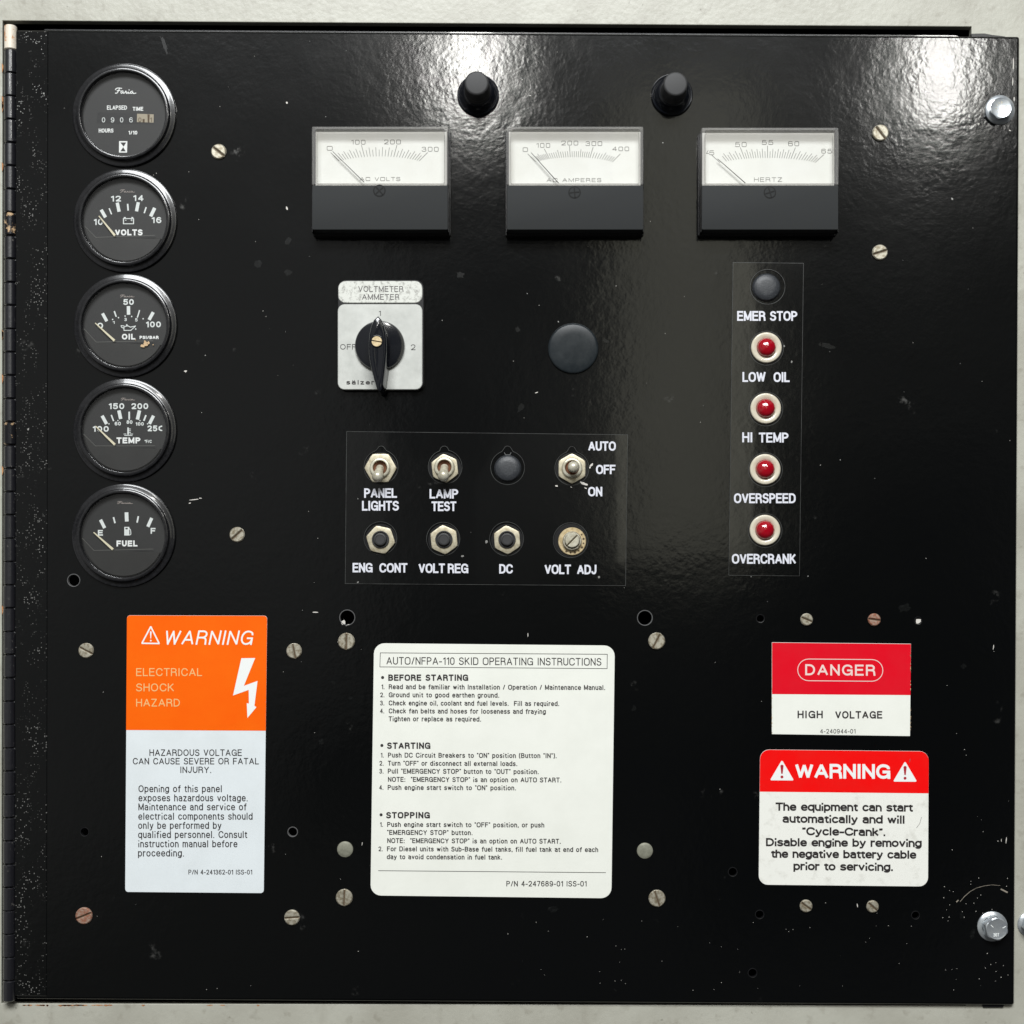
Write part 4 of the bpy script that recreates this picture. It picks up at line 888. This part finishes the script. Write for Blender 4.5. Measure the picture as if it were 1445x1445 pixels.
SX = [313.5, 350, 348, 356.6, 312.7, 349, 335.2, 260.2]; SB = [1117.7, 1130.6, 1143.3, 1156.5, 1169.4, 1182.3, 1195.4, 1208.4]
lines(o, 'lettering', 'ink', lb, [('HAZARDOUS VOLTAGE', 211.2, 341.5, 1066.6, 9.3, 1.25), ('CAN CAUSE SEVERE OR FATAL', 187.7, 365.5, 1078.5, 9.1, 1.25), ('INJURY.', 254.5, 298.5, 1090.6, 9, 1.25)]
      + [(s, 195.8-i*.1, x, y, 9.8, 1.32) for i, (s, x, y) in enumerate(zip(ST, SX, SB))] + [('P/N 4-241362-01 ISS-01', 266.2, 356, 1233.8, 6.8, .95)], 1.2)
# operating instructions
lb, o = lab('instruction_label', [(527.8, 907.6), (867.6, 911), (862.8, 1267.6), (522.8, 1263.6)], 15, 'labelwarm', 'large white operating instructions label at the bottom centre')
b = MB(o); b.stroke([(536.8, 921.2), (856.9, 923.2), (856.6, 943.4), (536.2, 941.0)], .8, 1.2, True); b.stroke([(533.9, 1228.4), (854.9, 1231.2)], .8, 1.2, cap=False); b.build('ruled_line', 'ink', lb, smooth=0, recalc=False)
b = MB(o)
for x, y in ((540, 956), (539, 1051.8), (537.9, 1149.6)): b.flat(circ(x, y, 2.2, 14), 1.2)
b.build('bullet', 'ink', lb, smooth=0, recalc=False)
I = [('AUTO/NFPA-110 SKID OPERATING INSTRUCTIONS', 545.4, 848.6, 937.6, 10.6, 1.25, dict(dy=1.6)),
 ('BEFORE STARTING', 548, 660.8, 960.6, 8.9, 2.0), ('STARTING', 546.3, 607.5, 1056.6, 9, 2.0), ('STOPPING', 545, 606.8, 1154.6, 8.9, 2.0)]
def li(n, s, x0, x1, y):
    if n: I.append((n+'.', (538.3 if n == '1' else 536.7)-(y-972)*.011, 542.8-(y-972)*.011, y, 6.7, 1.1))
    I.append((s, x0, x1, y, 6.9, 1.2, dict(dy=(x1-x0)*.004)))
for a in [('1', 'Read and be familiar with Installation / Operation / Maintenance Manual.', 548.7, 854, 972.4), ('2', 'Ground unit to good earthen ground.', 548.7, 704.6, 983.8), ('3', 'Check engine oil, coolant and fuel levels.  Fill as required.', 548.7, 789.2, 995.3),
          ('4', 'Check fan belts and hoses for looseness and fraying', 548.7, 770.2, 1006.5), ('', 'Tighten or replace as required.', 548.5, 679, 1017.6),
          ('1', 'Push DC Circuit Breakers to "ON" position (Button "IN").', 547.6, 785.6, 1068.8), ('2', 'Turn "OFF" or disconnect all external loads.', 547.4, 730.1, 1080.2), ('3', 'Pull "EMERGENCY STOP" button to "OUT" position.', 547.4, 760.3, 1091.4),
          ('', 'NOTE:  "EMERGENCY STOP" is an option on AUTO START.', 547.6, 792.2, 1103), ('4', 'Push engine start switch to "ON" position.', 547.2, 728.2, 1114.4),
          ('1', 'Push engine start switch to "OFF" position, or push', 546.5, 768, 1166.6), ('', '"EMERGENCY STOP" button.', 546.4, 667, 1177.8), ('', 'NOTE:  "EMERGENCY STOP" is an option on AUTO START.', 546.6, 791.4, 1189.4),
          ('2', 'For Diesel units with Sub-Base fuel tanks, fill fuel tank at end of each', 546.2, 844, 1201.0), ('', 'day to avoid condensation in fuel tank.', 546, 708.6, 1212.2)]: li(*a)
I.append(('P/N 4-247689-01 ISS-01', 714.6, 827.7, 1250.6, 7.7, 1.1))
lines(o, 'lettering', 'ink', lb, I, 1.2, .26, sq=True)
# danger label
lb, o = lab('danger_label', [(1089, 906.4), (1285.3, 908.4), (1284, 1038.8), (1089, 1036)], .6, 'labelwarm', 'red and white danger high voltage label')
band(o, lb, [(1089.3, 906.8), (1285, 908.8), (1284.6, 980.8), (1089.3, 979.4)], 'red')
b = MB(o); b.stroke(rquad([(1125.5, 929.8), (1245.6, 930.8), (1245.4, 961.4), (1125.3, 960.4)], 15.5), 1.0, 1.3, True)
M['paleprint'] = mat('pale_pink_print', (.86, .66, .62), .45); b.build('oval_outline', 'paleprint', lb, smooth=0, recalc=False)
lines(o, 'lettering', 'paleprint', lb, [('DANGER', 1136, 1234.9, 952.8, 15.6, 2.6, dict(dy=.8))], 1.3)
lines(o, 'lettering', 'ink', lb, [('HIGH', 1125.2, 1160.8, 1013.4, 10.6, 2.0), ('VOLTAGE', 1178.3, 1244.7, 1013.9, 10.6, 2.0), ('4-240944-01', 1157, 1206.9, 1034.9, 6.3, .8)], 1.2)
random.seed(8); b = MB(o)
for i in range(40):
    y = random.uniform(908, 1036); s = random.choice((0, 1)); x = (1089.2, 1284.6)[s]; blob(x, y, random.uniform(.3, .8), random.uniform(.5, 1.4), 0, 6, 1.28)
b2 = b.build('edge_nick', 'fleck', lb, smooth=0, recalc=False); b2['kind'] = 'stuff'
# warning cycle crank label
lb, o = lab('cycle_crank_label', [(1072.4, 1057.6), (1310.4, 1060), (1309.4, 1251), (1070.4, 1248.4)], 13, 'labeldirty', 'smudged red and white warning label about automatic starting')
band(o, lb, top_round([(1072.5, 1057.8), (1310.3, 1060.2), (1309.9, 1119.4), (1071.9, 1117)], 13), 'red2')
lines(o, 'lettering', 'white', lb, [('WARNING', 1122, 1256, 1098.2, 20.7, 4.1, dict(dy=.8))], 1.3, gap=.26)
for ax, ay in ((1103.2, 1072.2), (1276.8, 1074)):
    b = MB(o); b.flat(fillet([(ax, ay, 2.5), (ax+17, ay+29, 2.5), (ax-17, ay+28.8, 2.5)], True), 1.3)
    tr = b.build('alert_triangle', 'white', lb, smooth=0, recalc=False)
    b = MB(o); b.flat([(ax-2.3, ay+8), (ax, ay+6.4), (ax+2.3, ay+8), (ax+1.0, ay+19.5), (ax-1.0, ay+19.5)], 1.42); b.flat(circ(ax, ay+24, 2.1, 12), 1.42)
    b.build('exclamation_mark', 'maroon', tr, smooth=0, recalc=False)
lines(o, 'lettering', 'ink', lb, [('The equipment can start', 1094.2, 1287.8, 1143.8, 11.6, 2.5), ('automatically and will', 1104, 1276.6, 1160.8, 11.6, 2.5), ('\u201cCycle-Crank\u201d.', 1131.6, 1249.5, 1178.4, 11.6, 2.5),
 ('Disable engine by removing', 1080.7, 1300.4, 1193.9, 11.6, 2.5), ('the negative battery cable', 1087.9, 1292.7, 1210.2, 11.6, 2.5), ('prior to servicing.', 1119.4, 1260.2, 1227.6, 11.6, 2.5)], 1.2, dy=1.4, gap=.21)
b = MB(o); b.stroke([(1293, 1168), (1297.5, 1162), (1300, 1153)], .5, 1.25); b.stroke([(1283, 1075), (1284, 1071)], .8, 1.5); b.build('scuff', 'greyink', lb, smooth=0, recalc=False)

# ------------------------------------------------------------------ screws, rivets, bolts
def screw(x, y, r, ang, label, m='screw', sw=None):
    b = MB((x, y)); b.mi = 0
    slot_head(b, x, y, r, 0.1, 3.6, ang, sw or 1.9, 1.3)
    b.mi = 0; b.lathe([(r+.1, 0), (r+.1, 1.2), (r-.4, 1.4)], x, y, 28)
    tag(b.build('slotted_screw', [m, 'screw_slot'], None, smooth=35), label, 'screw', 'slotted screw heads on the black door')
for a in [(309, 214.5, 10.6, -38, 'slotted screw between the hour meter and the volts meter'),
 (1242, 188, 11.4, -52, 'slotted screw right of the hertz meter, upper one in the glare'), (1241.3, 356.5, 10.8, 18, 'slotted screw below and right of the hertz meter'),
 (335, 754.5, 10.6, 42, 'slotted screw between the fuel gauge and the engine control breaker'), (122, 918, 10.6, -28, 'slotted screw at the upper left of the orange label'),
 (415.3, 918.5, 10.8, -78, 'slotted screw at the upper right of the orange label'), (489, 905, 11.8, 88, 'slotted screw beside the upper left corner of the instruction label'),
 (926.5, 904.5, 11.8, 62, 'slotted screw beside the upper right corner of the instruction label'), (1138, 874.2, 8.6, -22, 'small slotted screw above the danger label, left one'),
 (1233.3, 874.5, 8.8, -8, 'small reddish slotted screw above the danger label, right one', 'rusty'), (119, 1292, 11.8, 22, 'rusty slotted screw at the lower left of the orange label', 'rusty'),
 (412.3, 1294.5, 10.8, 4, 'slotted screw at the lower right of the orange label'), (486, 1266.3, 11.8, 88, 'slotted screw beside the lower left corner of the instruction label'),
 (927, 1267.5, 11.8, -72, 'slotted screw beside the lower right corner of the instruction label'), (1137.2, 1278.3, 8.8, -36, 'small slotted screw below the red warning label, left one'),
 (1231, 1279, 8.6, -42, 'small slotted screw below the red warning label, right one')]: screw(*a[:5], **({'m': a[5]} if len(a) > 5 else {}))
for x, y, s in ((487, 1198.5, 'left'), (910, 1200.5, 'right')):
    b = MB((x, y)); b.lathe([(11.4, .02), (11.2, .8), (10.6, 1.2), (7, 1.8), (0, 2.2)], x, y, 32)
    tag(b.build('smooth_rivet', 'grey_rivet', None, smooth=45), 'dull smooth rivet at the %s side of the instruction label' % s, 'rivet', 'dull smooth rivets')
def hexbolt(x, y, R, ang, label, tx=None, h0=0, faceoff=(0, 0)):
    th = thing('hex_bolt', label, 'bolt', (x, y), 'zinc flange bolts')
    b = MB((x, y)); b.lathe([(R, h0), (R, h0+1.6), (R-.8, h0+2.4), (R-5, h0+3.8), (R-6, h0+4)], x, y, 48); b.build('flange', 'zinc', th, smooth=30)
    b = MB((x, y)); rr = R*.80; n = 36; A = [2*math.pi*i/n+math.radians(-ang) for i in range(n)]
    hx = lambda a: rr*math.cos(math.pi/6)/math.cos((a-math.radians(-ang)) % (math.pi/3)-math.pi/6)
    ox, oy = faceoff
    def rg(f, h, k=1): return b.ring([(x+ox*k+f(a)*math.cos(a), y+oy*k+f(a)*math.sin(a)) for a in A], h)
    r0 = rg(hx, h0+3, 0); r1 = rg(hx, h0+12, .7); r2 = rg(lambda a: min(hx(a), rr*.95), h0+14); r3 = rg(lambda a: rr*.84, h0+14.6); r4 = rg(lambda a: rr*.76, h0+14.2)
    for p, q in ((r0, r1), (r1, r2), (r2, r3), (r3, r4)): b.join(p, q)
    b.face(r4); b.build('hex_head', 'zinc', th, smooth=28)
    return th
t1 = hexbolt(1410.6, 155.5, 20.8, 15, 'bright zinc flange bolt at the upper right corner of the door', faceoff=(-2.5, 1.6))
t2 = hexbolt(1400, 1307, 21.2, 42, 'zinc flange bolt at the lower right corner of the door', faceoff=(2.0, .8))
t3 = hexbolt(1456, 1306, 17.5, 10, 'bolt head on the cream cabinet frame, cut by the right edge', h0=-9)
b = MB((1410.6, 155.5))
for i in range(9):
    a = math.radians(-20+i*38); x, y = 1408.1, 157.1; b.stroke([(x+6*math.cos(a), y+6*math.sin(a)), (x+8.4*math.cos(a), y+8.4*math.sin(a))], .8, 14.5, cap=False)
b.stroke([(1408.3, 148), (1408.3, 151.5)], .9, 14.5, cap=False); b.build('grade_mark', 'screw', t1, smooth=0, recalc=False)
b = MB((1400, 1307))
b.stroke([(1410, 1306.5), (1414.6, 1304)], 1.1, 14.5, cap=False); text(b, '307', 1397, 1405, 1318.5, 5, .8, 14.5)
b.stroke([(1393.5, 1302), (1397, 1305.5)], .9, 14.5, cap=False)
for k, c in enumerate('307'): pass
b.build('grade_mark', 'white', t2, smooth=0, recalc=False)
